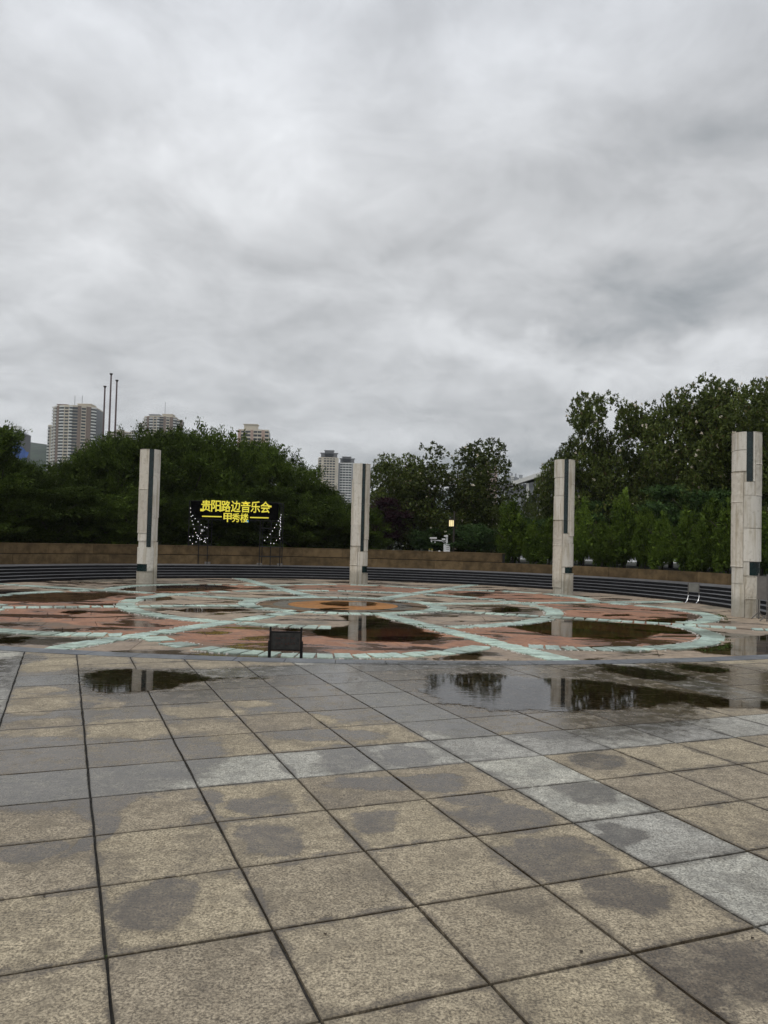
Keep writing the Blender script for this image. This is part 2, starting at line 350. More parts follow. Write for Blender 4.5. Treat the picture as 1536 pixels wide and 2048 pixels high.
def clip(poly, nx, ny, d):        # keep nx*x+ny*y <= d
    out = []
    for i in range(len(poly)):
        a, b = poly[i], poly[(i+1) % len(poly)]; da = nx*a[0]+ny*a[1]-d; db = nx*b[0]+ny*b[1]-d
        if da <= 0: out.append(a)
        if (da < 0 < db) or (db < 0 < da):
            t = da/(da-db); out.append((a[0]+(b[0]-a[0])*t, a[1]+(b[1]-a[1])*t))
    return out
def area(p): return abs(sum(p[i][0]*p[(i+1) % len(p)][1]-p[(i+1) % len(p)][0]*p[i][1] for i in range(len(p))))/2
def cen(p): return (sum(q[0] for q in p)/len(p), sum(q[1] for q in p)/len(p))
def slab_mb(mb, poly, top, thick=.03, ch=.006):
    c = cen(poly); n = len(poly); ins = []
    for q in poly:
        dx, dy = c[0]-q[0], c[1]-q[1]; l = max(math.hypot(dx, dy), 1e-6); t = min(ch*1.4, l*.4)
        ins.append((q[0]+dx/l*t, q[1]+dy/l*t, top))
    vs = [(q[0], q[1], top-thick) for q in poly]+[(q[0], q[1], top-ch*.6) for q in poly]+ins
    fs = [tuple(range(2*n, 3*n))]
    for i in range(n):
        j = (i+1) % n; fs += [(i, j, n+j, n+i), (n+i, n+j, 2*n+j, 2*n+i)]
    mb.add(vs, fs)
def ccw(p):
    s_ = sum(p[i][0]*p[(i+1) % len(p)][1]-p[(i+1) % len(p)][0]*p[i][1] for i in range(len(p)))
    return p if s_ > 0 else p[::-1]

# ---- open paving of large square tiles
TH, TS, TO = .38546, .64495, Vector((-1.00762, 3.02788))
A_ = Vector((math.cos(TH), math.sin(TH))); B_ = Vector((-math.sin(TH), math.cos(TH)))
pv = MB(); xs_ = [-14.2+28.4*i/60 for i in range(61)]
pv.add([(x, -12, -.016) for x in xs_]+[(x, K_C[1]-math.sqrt(17.3**2-(x-K_C[0])**2), -.016) for x in xs_], [(i, i+1, 62+i, 61+i) for i in range(60)])
paving = tag(pv.build('paving', M['joint']), kind='structure')
def jag(hs, sd_):
    rr = random.Random(sd_); pts = []
    for sx, sy in ((0, -1), (1, 0), (0, 1), (-1, 0)):
        for q in range(4):
            t = (-1+q*.5)*hs; j = hs+rr.uniform(-.0045, .0015)
            if q == 0: j = hs-.002
            pts.append({(0, -1): (t, -j), (1, 0): (j, t), (0, 1): (-t, j), (-1, 0): (-j, -t)}[(sx, sy)])
    return pts
variants = {}
for gcol in ('tile', 'tile_grey'):
    variants[gcol] = []
    for i in range(8):
        b = MB(); slab_mb(b, jag(TS/2-.0052, i), 0, .028, .004); variants[gcol].append(b.mesh('paving_tile', M[gcol]))
tiles = []
for a in range(-22, 30):
    for b in range(-22, 30):
        c = TO + A_*((b+.5)*TS) + B_*((a+.5)*TS)
        dk = math.hypot(c.x-K_C[0], c.y-K_C[1])
        if c.y < -9 or abs(c.x) > 13.6 or c.y > 19: continue
        if dk < K_R1-.5: continue
        grey = (b % 6 == 4) or (a % 6 == 3)
        infront = c.y > 1.2 and abs(c.x) < c.y*.52+.6
        tiles.append((0 if infront else 1, c.length, a, b, c, dk, grey))
tiles.sort(key=lambda t: (t[0], t[1]))
rest = {'tile': MB(), 'tile_grey': MB()}; cnt = 0
for inf, dl, a, b, c, dk, grey in tiles:
    mk = 'tile_grey' if grey else 'tile'; rr = random.Random(a*131+b)
    zt = rr.uniform(-.0012, .0008)
    if dk > K_R1+.48 and cnt < 298:
        o = link('paving_tile', rr.choice(variants[mk]), paving, (c.x, c.y, zt), TH+rr.choice((0, PI/2, PI, -PI/2))); cnt += 1
        o.rotation_euler = (rr.uniform(-.0015, .0015), rr.uniform(-.0015, .0015), o.rotation_euler.z)
        continue
    poly = [(c.x+(A_.x*u+B_.x*v), c.y+(A_.y*u+B_.y*v)) for u, v in jag(TS/2-.0052, a*7+b)]
    if dk <= K_R1+.48:
        nx, ny = (K_C[0]-c.x)/dk, (K_C[1]-c.y)/dk
        poly = clip(poly, nx, ny, nx*K_C[0]+ny*K_C[1]-K_R1-.006)
        if len(poly) < 3 or area(poly) < .004: continue
    if cnt < 298:
        q = [(p[0]-c.x, p[1]-c.y) for p in poly]
        q = [(p[0]*math.cos(-TH)-p[1]*math.sin(-TH), p[0]*math.sin(-TH)+p[1]*math.cos(-TH)) for p in q]
        mb = MB(); slab_mb(mb, q, 0, .028, .004); mb.build('paving_tile', M[mk], paving, loc=(c.x, c.y, zt), rz=TH); cnt += 1
    else: slab_mb(rest[mk], poly, zt, .028, .004)
for mk in rest:
    if rest[mk].v: tag(rest[mk].build('paving_tile', M[mk], paving), kind='stuff')

# ---- kerb of flush granite stones
kb = MB(); kb.arc(K_C, K_R0, K_R1, R(-90-52), R(-90+52), -.05, -.012, 60)
kb.arc(K_C, K_R0+.015, K_R1-.02, R(-90-52), R(-90+52), PZ-.05, -.051, 60)
kerb = tag(kb.build('kerb', M['joint']), kind='structure')
st = .66/17.3
for i in range(-22, 23):
    a0 = -PI/2+i*st; b = MB(); b.arc(K_C, K_R0+.003, K_R1-.003, a0+.0002, a0+st-.0003, -.011, .003+random.uniform(-.001, .001), 3); b.build('kerb_stone', M['kerb'], kerb)

# ---- the round plaza floor
pf = MB(); circ = [(S_C[0]+17*K*math.cos(2*PI*i/64), S_C[1]+17*K*math.sin(2*PI*i/64)) for i in range(64)]
circ = clip(circ, 0, -1, -9.9)
pf.add([(x, y, PZ-.025) for x, y in circ], [tuple(range(len(circ)))])
plaza = tag(pf.build('plaza_floor', M['joint']), kind='structure')
PD = [5.6*K]*8; PR = [3.0*K]*8
for kx in (7, 0, 1): PD[kx], PR[kx] = 5.75*K, 3.08*K
def zone(p):
    q = Vector(p)-C; r = q.length; ang = math.atan2(q.y, q.x); kx = round(ang/(PI/4)) % 8
    ax = Vector((math.cos(kx*PI/4), math.sin(kx*PI/4)))
    if r < 2.35*K: return None
    pd = (q-ax*PD[kx]).length
    if r < 5.1*K: return ('in', kx)
    if pd < PR[kx]: return ('petal', kx)
    return ('out', kx)
def half(poly, kx, zt, c):
    ax = Vector((math.cos(kx*PI/4), math.sin(kx*PI/4)))
    for sg in (-1, 1):             # the radial green bands
        t = kx*PI/4+sg*PI/8; nx, ny = -math.sin(t)*sg, math.cos(t)*sg
        poly = clip(poly, nx, ny, nx*C.x+ny*C.y-.13)
        if len(poly) < 3: return poly
    q = Vector(c)-C; d = q.normalized()
    base = d.x*C.x+d.y*C.y
    pc = C+ax*PD[kx]; e = (Vector(c)-pc); e = e.normalized() if e.length > .01 else Vector((1, 0)); pb = e.x*pc.x+e.y*pc.y
    if zt == 'in':
        poly = clip(poly, -d.x, -d.y, -(base+2.35*K)); poly = clip(poly, d.x, d.y, base+5.1*K)
    elif zt == 'petal':
        poly = clip(poly, -d.x, -d.y, -(base+5.1*K)); poly = clip(poly, e.x, e.y, pb+PR[kx])
    else:
        poly = clip(poly, -d.x, -d.y, -(base+5.1*K)) if q.length < 6.5*K else poly
        poly = clip(poly, -e.x, -e.y, -(pb+PR[kx]))
    for (cc, rad) in ((S_C, 11.15*K), (K_C, K_R0+.01)):
        s_ = Vector(c)-Vector(cc)
        if s_.length > rad-2.2 and not (cc == S_C and c[1] < 16.5):
            s_.normalize(); poly = clip(poly, s_.x, s_.y, s_.x*cc[0]+s_.y*cc[1]+rad)
    return poly
def seeds():
    zs = {}
    def put(p):
        z = zone(p)
        if z is None or math.hypot(p[0]-K_C[0], p[1]-K_C[1]) > K_R0+.2: return
        if p[1] > 16.5 and math.hypot(p[0]-S_C[0], p[1]-S_C[1]) > 11.3*K: return
        if abs(p[0]-S_C[0]) > 16: return
        zs.setdefault(z, []).append(p); return
    for typ, sz, rot, jit in (('petal', 1.15, .35, .12), ('other', 1.3, .1, .42)):
        nn = int(22/sz)
        for i in range(-nn, nn):
            for j in range(-nn, nn):
                x = (i+(j % 2)*.5+random.uniform(-jit, jit))*sz; y = (j+random.uniform(-jit, jit))*sz
                p = (C.x+x*math.cos(rot)-y*math.sin(rot), C.y+x*math.sin(rot)+y*math.cos(rot))
                z = zone(p)
                if z is None: continue
                if (z[0] == 'petal') == (typ == 'petal'): put(p)
    return zs
pieces = {'petal': [], 'other': []}
for (zt, kx), pts in seeds().items():
    for i, p in enumerate(pts):
        poly = [(p[0]+dx, p[1]+dy) for dx, dy in ((-1.5, -1.5), (1.5, -1.5), (1.5, 1.5), (-1.5, 1.5))]
        nb = sorted((q for q in pts if q is not p), key=lambda q: (q[0]-p[0])**2+(q[1]-p[1])**2)[:14]
        for q in nb:
            dx, dy = q[0]-p[0], q[1]-p[1]; l = math.hypot(dx, dy); dx /= l; dy /= l
            poly = clip(poly, dx, dy, dx*(p[0]+q[0])/2+dy*(p[1]+q[1])/2-.007)
            if len(poly) < 3: break
        if len(poly) >= 3: poly = half(poly, kx, zt, p)
        if len(poly) >= 3 and area(poly) > .01:
            pieces['petal' if zt == 'petal' else 'other'].append(ccw(poly))
for key, nm, mt in (('petal', 'terracotta_slab', 'terracotta'), ('other', 'stone_slab', 'sandstone')):
    L_ = sorted(pieces[key], key=lambda p: math.hypot(*cen(p))); rs = MB()
    for i, poly in enumerate(L_):
        c = cen(poly); zt = random.uniform(-.003, .001)
        if i < 298:
            mb = MB(); slab_mb(mb, [(q[0]-c[0], q[1]-c[1]) for q in poly], 0, .022, .004); o = mb.build(nm, M[mt], plaza, loc=(c[0], c[1], PZ+zt))
        else: slab_mb(rs, poly, PZ+zt, .022, .004)
    if rs.v: tag(rs.build(nm, M[mt], plaza), kind='stuff')

# green tiles: bands, petal rings, middle ring, medallion ring
GV = []
for i in range(10):
    rr = random.Random(50+i); hw, hl = .143, .262; j = lambda: rr.uniform(-.020, .020)
    poly = [(-hl+j(), -hw+j()), (hl+j(), -hw+j()), (hl+j(), hw+j()), (-hl+j(), hw+j())]
    if i in (3, 7): poly = poly[:2]+[(hl*.5, hw), (-hl, hw*.6)]
    mb = MB(); slab_mb(mb, poly, 0, .035, .006); GV.append(mb.mesh('green_tile', M['mint']))
gt = []                            # (x, y, rotation: long side direction)
for kx in range(8):
    t = kx*PI/4+PI/8; d = Vector((math.cos(t), math.sin(t))); r = 2.70*K
    while r < 17:
        p = C+d*r; gt.append((p.x, p.y, t+PI/2)); r += .328
    a0 = kx*PI/4; pc = C+Vector((math.cos(a0), math.sin(a0)))*PD[kx]; n_ = int(2*PI*PR[kx]/.328)
    for i in range(n_):
        t = 2*PI*i/n_; p = pc+Vector((math.cos(t), math.sin(t)))*PR[kx]; q = p-C
        if q.length < 5.32*K: continue
        la = math.atan2(q.y, q.x)-a0; la = (la+PI) % (2*PI)-PI
        if abs(la) > PI/8: continue
        if q.length*math.sin(PI/8-abs(la)) < .47: continue
        gt.append((p.x, p.y, t))
for rad in (2.35*K, 5.1*K):
    n_ = int(2*PI*rad/.328)
    for i in range(n_):
        t = 2*PI*i/n_; q = Vector((math.cos(t), math.sin(t)))*rad; p = C+q
        if rad > 4:
            la = (t+PI/8) % (PI/4); la = min(la, PI/4-la)
            if rad*math.sin(la) < .39: continue
            if p.y < 16*K and -.95*K < p.x < 1.25*K: continue
        gt.append((p.x, p.y, t))
gt = [g_ for g_ in gt if math.hypot(g_[0]-K_C[0], g_[1]-K_C[1]) < K_R0-.2 and (g_[1] < 16.5 or math.hypot(g_[0]-S_C[0], g_[1]-S_C[1]) < 10.85*K)]
gt.sort(key=lambda q: math.hypot(q[0], q[1])+max(0, abs(q[0])-q[1]*.5)*30)
rs = MB(); cr = MB()
for i, (x, y, t) in enumerate(gt):
    rr = random.Random(i)
    if rr.random() < (.04 if i < 300 else .10): continue
    z = PZ+.020+rr.uniform(-.004, .005); t += rr.uniform(-.05, .05)
    if i < 300:
        o = link('green_tile', rr.choice(GV), plaza, (x, y, z)); o.rotation_euler = (rr.uniform(-.012, .012), rr.uniform(-.014, .014), t+(PI if rr.random() < .5 else 0))
    else:
        cs, sn = math.cos(t), math.sin(t); j = lambda: rr.uniform(-.012, .012)
        slab_mb(rs, [(x+u*cs-v*sn, y+u*sn+v*cs) for u, v in ((-.26+j(), -.145+j()), (.26+j(), -.145+j()), (.26+j(), .145+j()), (-.26+j(), .145+j()))], z, .035, .006)
    for s_ in (-1, 1):             # crumbled white bedding along both ends
        dens = mnoise.noise(Vector((x*.6, y*.6, s_)))
        for q in range(int(max(0, dens*16)+rr.random()*1.6)):
            u = s_*(.305+rr.uniform(-.01, .04)); v = rr.uniform(-.15, .15); cs, sn = math.cos(t), math.sin(t); sz = rr.uniform(.008, .030)
            cr.box((x+u*cs-v*sn, y+u*sn+v*cs, PZ+.006), (sz*1.5, sz, sz*.9), rr.uniform(0, 3))
tag(rs.build('green_tile', M['mint'], plaza), kind='stuff')
tag(cr.build('mortar_crumbs', M['crumb'], plaza), kind='stuff')
# medallion
for r0_, r1_, mt, nm, nseg in ((1.72, 2.13, 'brown_ring', 'brown_ring_stone', 12), (1.36, 1.71, 'grey_ring', 'grey_ring_stone', 10)):
    for i in range(nseg):
        a0 = 2*PI*i/nseg; b = MB(); b.arc(tuple(C), r0_*K, r1_*K, a0+.004, a0+2*PI/nseg-.004, PZ-.02, PZ+random.uniform(-.001, .002), 6); b.build(nm, M[mt], plaza)
for i in range(6):
    a0 = 2*PI*i/6+.2; b = MB(); b.arc(tuple(C), .02, 1.35*K, a0+.003, a0+2*PI/6-.003, PZ-.02, PZ+random.uniform(-.002, 0), 8); b.build('orange_disc_stone', M['orange_disc'], plaza)

# ---- puddles
PUD = [
 [(162,1344),(235,1339),(345,1344),(430,1352),(540,1354),(562,1357),(470,1361),(400,1366),(320,1380),(240,1386),(168,1384)],
 [(688,1357),(700,1353),(722,1355),(718,1363),(694,1366)],
 [(845,1354),(900,1346),(1000,1348),(1100,1354),(1190,1362),(1300,1372),(1400,1388),(1500,1400),(1580,1406),(1580,1420),(1460,1417),(1350,1413),(1270,1420),(1200,1424),(1130,1427),(1040,1424),(960,1420),(890,1410),(840,1387),(826,1367)],
 [(1190,1326),(1280,1334),(1360,1350),(1405,1362),(1300,1360),(1200,1344)],
 [(1330,1328),(1420,1332),(1480,1342),(1400,1346)],
 [(672,1231),(745,1229),(765,1238),(820,1250),(860,1262),(886,1273),(880,1279),(800,1284),(740,1285),(695,1280),(650,1275),(622,1265),(640,1258),(684,1250),(690,1240)],
 [(642,1206),(660,1203),(700,1203),(752,1205),(752,1211),(700,1213),(655,1211)],
 [(1000,1249),(1070,1243),(1150,1241),(1250,1246),(1330,1251),(1392,1264),(1370,1268),(1330,1268),(1270,1280),(1180,1277),(1120,1273),(1040,1259)],
 [(1385,1298),(1450,1286),(1480,1276),(1560,1270),(1560,1312),(1480,1312),(1400,1306)],
 [(-20,1182),(100,1184),(180,1186),(262,1188),(230,1192),(190,1200),(100,1204),(-20,1200)],
 [(235,1172),(330,1168),(440,1171),(480,1177),(380,1183),(250,1181)],
 [(116,1224),(140,1220),(175,1222),(170,1228),(130,1229)],
 [(350,1219),(420,1217),(512,1219),(470,1223),(380,1225)],
 [(985,1217),(1010,1214),(1040,1216),(1046,1223),(1010,1225),(990,1224)],
 [(870,1315),(940,1304),(968,1305),(955,1318),(880,1321)],
 [(1160,1319),(1200,1315),(1232,1318),(1200,1322)],
 [(560,1259),(600,1256),(618,1260),(590,1264)],
 [(-20,1278),(40,1272),(80,1276),(40,1285),(-20,1288)],
 [(905,1189),(950,1184),(985,1188),(950,1193)],
 [(1200,1230),(1258,1228),(1256,1232),(1204,1233)],
 [(1290,1240),(1350,1235),(1400,1240),(1370,1246),(1300,1246)],
 [(250,1196),(330,1192),(350,1199),(280,1203)],
 [(640,1217),(700,1216),(690,1219),(645,1220)],
]
LBL = ['long puddle on the tiles reflecting trees, nearest the left edge', 'tiny puddle on the grey tiles between the long puddle and the widest one', 'widest puddle on the square tiles, mirroring sky and right columns',
 'narrow dark puddle just outside the kerb, behind the widest puddle', 'small thin puddle outside the kerb near the right edge', 'puddle on the nearest terracotta petal reflecting the second column', 'puddle in the middle of the orange medallion',
 'large dark puddle on the right terracotta petal', 'puddle beside the kerb at the right edge reflecting the tallest looking column', 'long dark puddle on the far left petal', 'puddle at the foot of the leftmost column',
 'small puddle on the near left petal', 'thin puddle left of the medallion', 'small dark puddle right of the medallion', 'puddle between green ring and kerb under the right band', 'thin puddle against the kerb inside the plaza on the right',
 'small puddle behind the low black sign', 'puddle by the green ring at the left edge', 'small puddle on the back right petal', 'short puddle in the middle of the right petal behind the straight band', 'puddle near the tip of the far right petal', 'small puddle left of the medallion behind the straight band', 'tiny puddle on the front rim of the medallion']
for i, pl_ in enumerate(PUD):
    zp = 0 if i < 5 else PZ; pts = [gr(x, y, zp) for x, y in pl_]; n = len(pts); dense = []
    for a in range(n):
        p0, p1, p2, p3 = pts[a-1], pts[a], pts[(a+1) % n], pts[(a+2) % n]
        for s_ in range(8):
            t = s_/8; q = .5*((2*p1)+(p2-p0)*t+(2*p0-5*p1+4*p2-p3)*t*t+(3*p1-p0-3*p2+p3)*t**3)
            nz = mnoise.noise_vector(Vector((q.x*2.6, q.y*2.6, i)))*.20+mnoise.noise_vector(Vector((q.x*9, q.y*9, i)))*.06
            dense.append((q.x+nz.x, q.y+nz.y))
    if i > 4:
        for j_, q in enumerate(dense):
            dk = math.hypot(q[0]-K_C[0], q[1]-K_C[1])
            if dk > K_R0-.01: f_ = (K_R0-.01)/dk; dense[j_] = (K_C[0]+(q[0]-K_C[0])*f_, K_C[1]+(q[1]-K_C[1])*f_)
    c = cen(dense); P_ = np.array(dense); Q_ = np.roll(P_, -1, 0); mn, mx = P_.min(0)-.15, P_.max(0)+.15; gs = .11 if i < 5 else .13
    nx, ny = int((mx[0]-mn[0])/gs)+2, int((mx[1]-mn[1])/gs)+2
    G = np.stack(np.meshgrid(mn[0]+np.arange(nx)*gs, mn[1]+np.arange(ny)*gs), -1).reshape(-1, 2)
    e = Q_-P_; ap = G[:, None]-P_[None]; tt = np.clip((ap*e).sum(-1)/((e*e).sum(-1)+1e-12), 0, 1)
    dist = np.sqrt(((ap-e*tt[..., None])**2).sum(-1)).min(1)
    cond = (P_[None, :, 1] > G[:, None, 1]) != (Q_[None, :, 1] > G[:, None, 1])
    xin = P_[None, :, 0]+(G[:, None, 1]-P_[None, :, 1])*e[None, :, 0]/(e[None, :, 1]+1e-12)
    ins = (cond & (G[:, None, 0] < xin)).sum(1) % 2 == 1
    dep_ = np.where(ins, np.clip(.25+dist/.28, 0, 1.4), np.clip(.25-dist/.28, 0, 1))
    if i > 4: dep_ = np.where(np.hypot(G[:, 0]-K_C[0], G[:, 1]-K_C[1]) > K_R0-.02, -9, dep_)
    keep = dep_ > 0; fs = []; idx = {}; vs = []
    for a in range(ny-1):
        for b in range(nx-1):
            q4 = (a*nx+b, a*nx+b+1, (a+1)*nx+b+1, (a+1)*nx+b)
            if any(keep[v] for v in q4) and all(dep_[v] > -5 for v in q4):
                for v in q4:
                    if v not in idx: idx[v] = len(vs); vs.append(v)
                fs.append(tuple(idx[v] for v in q4))
    mb = MB(); mb.add([(G[v][0]-c[0], G[v][1]-c[1], 0) for v in vs], fs)
    o = mb.build('puddle', M['water'], loc=(c[0], c[1], zp+.0045)); at_ = o.data.attributes.new('depth', 'FLOAT', 'POINT'); at_.data.foreach_set('value', [float(dep_[v]) for v in vs])
    tag(o, LBL[i], 'puddle', 'rain puddles on the plaza')

# ================================================================== STEPS AND WALL
steps = empty('steps'); tag(steps, kind='structure')
A0, A1 = R(-42), R(222)
for i in range(5):
    ri = (11.0+.3*i)*K; z = Z(.09*(i+1))
    ns = int((A1-A0)*ri/1.5)
    for j_ in range(ns):
        a0 = A0+(A1-A0)*j_/ns; a1 = A0+(A1-A0)*(j_+1)/ns; g_ = .002/ri
        b = MB(); b.arc(S_C, ri+random.uniform(-.003, .003), ri+.6, a0+g_, a1-g_, z-.16 if i else PZ-.05, z-.011, 4); b.build('riser', M['black_granite'], steps)
        b = MB(); b.arc(S_C, ri-.02, ri+(.388 if i < 4 else 2.3), a0+g_, a1-g_, z-.010, z+random.uniform(-.001, .002), 4); b.build('tread', M['tread'], steps)
wallc = MB(); wallc.arc(S_C, 13.68*K, 13.95*K, A0, A1, 0, Z(.79), 120)
wall = wallc.build('stone_wall', M['joint']); tag(wall, 'long curved brown sandstone wall behind the black steps', 'wall')
def blocks(r_, z0, z1, a0, a1, parent, step=.092, thick=.12):
    n = int((a1-a0)/step); st_ = (a1-a0)/n
    for i in range(n):
        b = MB(); b.arc(S_C, r_*K+random.uniform(-.006, .006), (r_+thick)*K, a0+i*st_+.0003, a0+(i+1)*st_-.0003, Z(z0), Z(z1), 2); b.build('wall_block', M['brown_wall'], parent)
blocks(13.6, .45, .81, A0, A1, wall)
UA = R(62)
up_ = MB(); up_.arc(S_C, 13.82*K, 14.1*K, UA, A1, Z(.79), Z(1.17), 90)
uw = up_.build('upper_wall', M['joint']); tag(uw, 'brown sandstone parapet raised on top of the curved wall, ending right of the street lamp', 'wall')
blocks(13.72, .835, 1.18, UA, A1, uw, .125)
b = MB(); b.arc(S_C, 13.7*K, 14.12*K, UA-.001, A1, Z(1.183), Z(1.205), 100); b.build('coping', M['brown_wall'], uw)

bed = MB()
for i in range(60):
    a0 = A0+(A1-A0)*i/60; a1 = A0+(A1-A0)*(i+1)/60
    bed.add([(S_C[0]+r_*math.cos(a), S_C[1]+r_*math.sin(a), Z(.7)) for r_, a in ((13.9*K, a0), (80, a0), (80, a1), (13.9*K, a1))], [(0, 1, 2, 3)])
tag(bed.build('planting_bed', M['soil']), kind='structure')
rd = MB(); rd.add([(-60, 61, .43), (80, 61, .43), (80, 80, .43), (-60, 80, .43)], [(0, 1, 2, 3)])
tag(rd.build('pavement', M['pavement']), kind='structure')

# ================================================================== COLUMNS
def relief_panel(mb, a0, a1, z0, z1, r, seed):
    na, nz = max(4, int((a1-a0)*r/.02)), max(4, int((z1-z0)/.03)); vs = []; fs = []
    for j in range(nz+1):
        for i in range(na+1):
            a = a0+(a1-a0)*i/na; z = z0+(z1-z0)*j/nz
            e = min(i, na-i, j, nz-j)
            dsp = 0 if e == 0 else -.006-.022*abs(mnoise.noise(Vector((a*r*9+seed, z*3.4, seed))))**.7-.012*abs(mnoise.noise(Vector((a*r*24+seed, z*11, 3))))
            vs.append(((r+dsp)*math.cos(a), (r+dsp)*math.sin(a), z))
    W_ = na+1
    for j in range(nz):
        for i in range(na): fs.append((j*W_+i, j*W_+i+1, (j+1)*W_+i+1, (j+1)*W_+i))
    n0 = len(vs)
    ring = [i for i in range(W_)]+[j*W_+na for j in range(1, nz+1)]+[nz*W_+i for i in range(na-1, -1, -1)]+[j*W_ for j in range(nz-1, 0, -1)]
    for q in ring:
        a = math.atan2(vs[q][1], vs[q][0]); vs.append((.27*K*math.cos(a), .27*K*math.sin(a), vs[q][2]))
    for i in range(len(ring)):
        j = (i+1) % len(ring); fs.append((ring[i], n0+i, n0+j, ring[j]))
    mb.add(vs, fs)
COLS = [
 ((292, 1165), 26.2, 4.45, 'leftmost pale stone column, its tall dark stripe left of centre, black block low on the left', 'D', [
  ('R', -1.1, -.12, 1, .70), ('R', -1.1, -.12, .70, .375), ('G', -.11, .36, 1, .64), ('G', -.11, .36, .64, .27), ('P', .38, 1.2, 1, .825), ('P', .38, 1.2, .825, .655), ('P', .38, 1.2, .655, .49), ('p', .38, 1.2, .49, .315),
  ('p', -1.1, -.13, .373, .315), ('p', -1.1, .70, .268, .145), ('G', -1.1, .02, .143, .09), ('p', .04, .7, .143, .09), ('R', .74, 1.2, .31, 0), ('r', -1.1, .70, .088, 0)]),
 ((717, 1166), 29.0, 4.42, 'pale stone column second from left, in front of the middle of the steps', 'D', [
  ('P', -.84, .1, 1, .83), ('P', -.84, .1, .83, .66), ('P', -.84, .1, .66, .49), ('P', -1.1, .1, .49, .315), ('p', -1.15, -.86, 1, .87), ('R', -1.2, -.86, .868, .49), ('G', .12, .50, 1, .66), ('G', .12, .50, .66, .27),
  ('R', .53, 1.2, 1, .66), ('R', .53, 1.2, .66, .37), ('p', .53, 1.1, .368, .27), ('R', -1.2, -.2, .31, .155), ('R', -1.2, -.2, .153, 0), ('p', -.18, 1.1, .265, .15), ('p', -.18, .36, .148, 0), ('G', .38, 1.1, .148, .095), ('R', .38, 1.2, .09, 0)]),
 ((1125, 1188), 25.9, 4.42, 'pale stone column third from left, standing before the dark green junipers', 'D', [
  ('p', -1.1, -.88, .86, .72), ('P', -1.1, -.02, 1, .865), ('P', -.86, -.02, .863, .73), ('P', -1.05, -.02, .728, .55), ('G', 0, .42, 1, .73), ('G', 0, .42, .73, .45), ('R', .52, 1.2, 1, .82), ('R', .52, 1.2, .82, .432), ('P', .43, .51, 1, .45),
  ('R', -1.2, -.12, .545, .36), ('R', -1.2, -.12, .36, .05), ('p', -1.1, -.12, .048, 0), ('p', -.1, 1.1, .445, .38), ('P', -.1, 1.1, .378, .205), ('p', -.1, .2, .2, .157), ('G', .22, 1.1, .2, .157), ('p', -.1, .1, .155, 0), ('R', .12, 1.15, .155, 0)]),
 ((1491, 1233), 18.9, 4.42, 'largest looking pale stone column, rightmost, with a short dark stripe at its top', 'D', [
  ('R', -1.2, -.78, 1, .90), ('P', -.76, -.02, 1, .902), ('P', -1.1, -.02, .90, .787), ('G', 0, .44, 1, .87), ('G', 0, .44, .87, .73), ('P', .46, .56, 1, .73), ('R', .58, 1.2, 1, .825), ('R', .58, 1.2, .825, .655),
  ('R', -1.2, -.2, .783, .62), ('R', -1.2, -.2, .62, .27), ('p', -.18, .56, .728, .657), ('P', -.18, 1.1, .655, .48), ('P', -.18, 1.1, .478, .30), ('p', -.18, .24, .298, .225), ('G', .26, 1.15, .298, .225),
  ('p', -1.1, -.2, .268, .18), ('p', -1.1, -.1, .178, 0), ('R', -.06, .66, .222, .10), ('R', -.06, .66, .10, 0), ('p', .70, 1.1, .222, 0)])]
for ci, ((px, py), d, H, lab, _, pcs) in enumerate(COLS):
    H *= K; p = at(px, py, d*K); o = empty('stone_column', (p.x, p.y, PZ), 0)
    face = math.atan2(-p.y, -p.x)           # towards the viewpoint of the photograph
    tag(o, lab, 'column', 'carved stone columns round the plaza')
    b = MB(); b.arc((0, 0), .01, .285*K, 0, 2*PI-.0001, 0, H-.015, 40); b.build('core', M['pale'], o)
    for q, (ty, u0_, u1_, v1, v0) in enumerate(pcs):
        def aa(u): return math.asin(max(-1, min(1, u)))+max(0, abs(u)-1)*math.copysign(3.2, u)
        lo, hi = face+aa(u0_), face+aa(u1_); z0, z1 = H*v0+.003, H*v1-.003
        if ty in 'Rr':
            b = MB(); relief_panel(b, lo, hi, z0, z1, (.345 if ty == 'R' else .325)*K, ci*20+q); b.build('relief_panel', M['relief'], o)
        else:
            r_ = {'P': .332, 'p': .315, 'G': .305}[ty]*K
            b = MB(); b.arc((0, 0), .27*K, r_, lo, hi, z0, z1, 10); b.build('dark_stripe' if ty == 'G' else 'stone_panel', M['black_glass' if ty == 'G' else 'pale'], o)
    for j in range(5):                       # plain facing round the back
        b = MB(); b.arc((0, 0), .27*K, .312*K, face+PI*.66, face+2*PI-PI*.66, H*j/5+.003, H*(j+1)/5-.003, 16); b.build('stone_panel', M['pale'], o)

# ================================================================== STAGE FRAME WITH LETTERS
YS = 32.6*K
base = at(466, 1128, YS); stage = empty('stage_frame', (base.x, YS, Z(.45)))
tag(stage, 'black scaffold stage frame with a black banner, standing on top of the steps', 'stage')
def lp(px, py, dy=0.0):
    v = at(px, py, YS+dy); return (v.x-base.x, dy, v.z-Z(.45))
def pipe(p, q, r=.026): MB().tube([p, q], r, 6).build('pipe', M['dark_pipe'], stage)
XL = [lp(376, 1100)[0], lp(397, 1100)[0], lp(415, 1100)[0]]; XR = [lp(519, 1100)[0], lp(541, 1100)[0], lp(560, 1100)[0]]
ztop = lp(466, 1004)[2]
for xs in (XL, XR):
    for dy in (0, .9):
        for i_, x in enumerate(xs):
            if dy and i_ == 1: continue
            pipe((x, dy, 0), (x, dy, ztop))
        for py in (1055, 1073, 1092, 1112):
            z = lp(466, py)[2]; pipe((xs[0], dy, z), (xs[2], dy, z), .02)
    for py in (1073, 1112):
        z = lp(466, py)[2]
        for x in (xs[0], xs[2]): pipe((x, 0, z), (x, .9, z), .02)
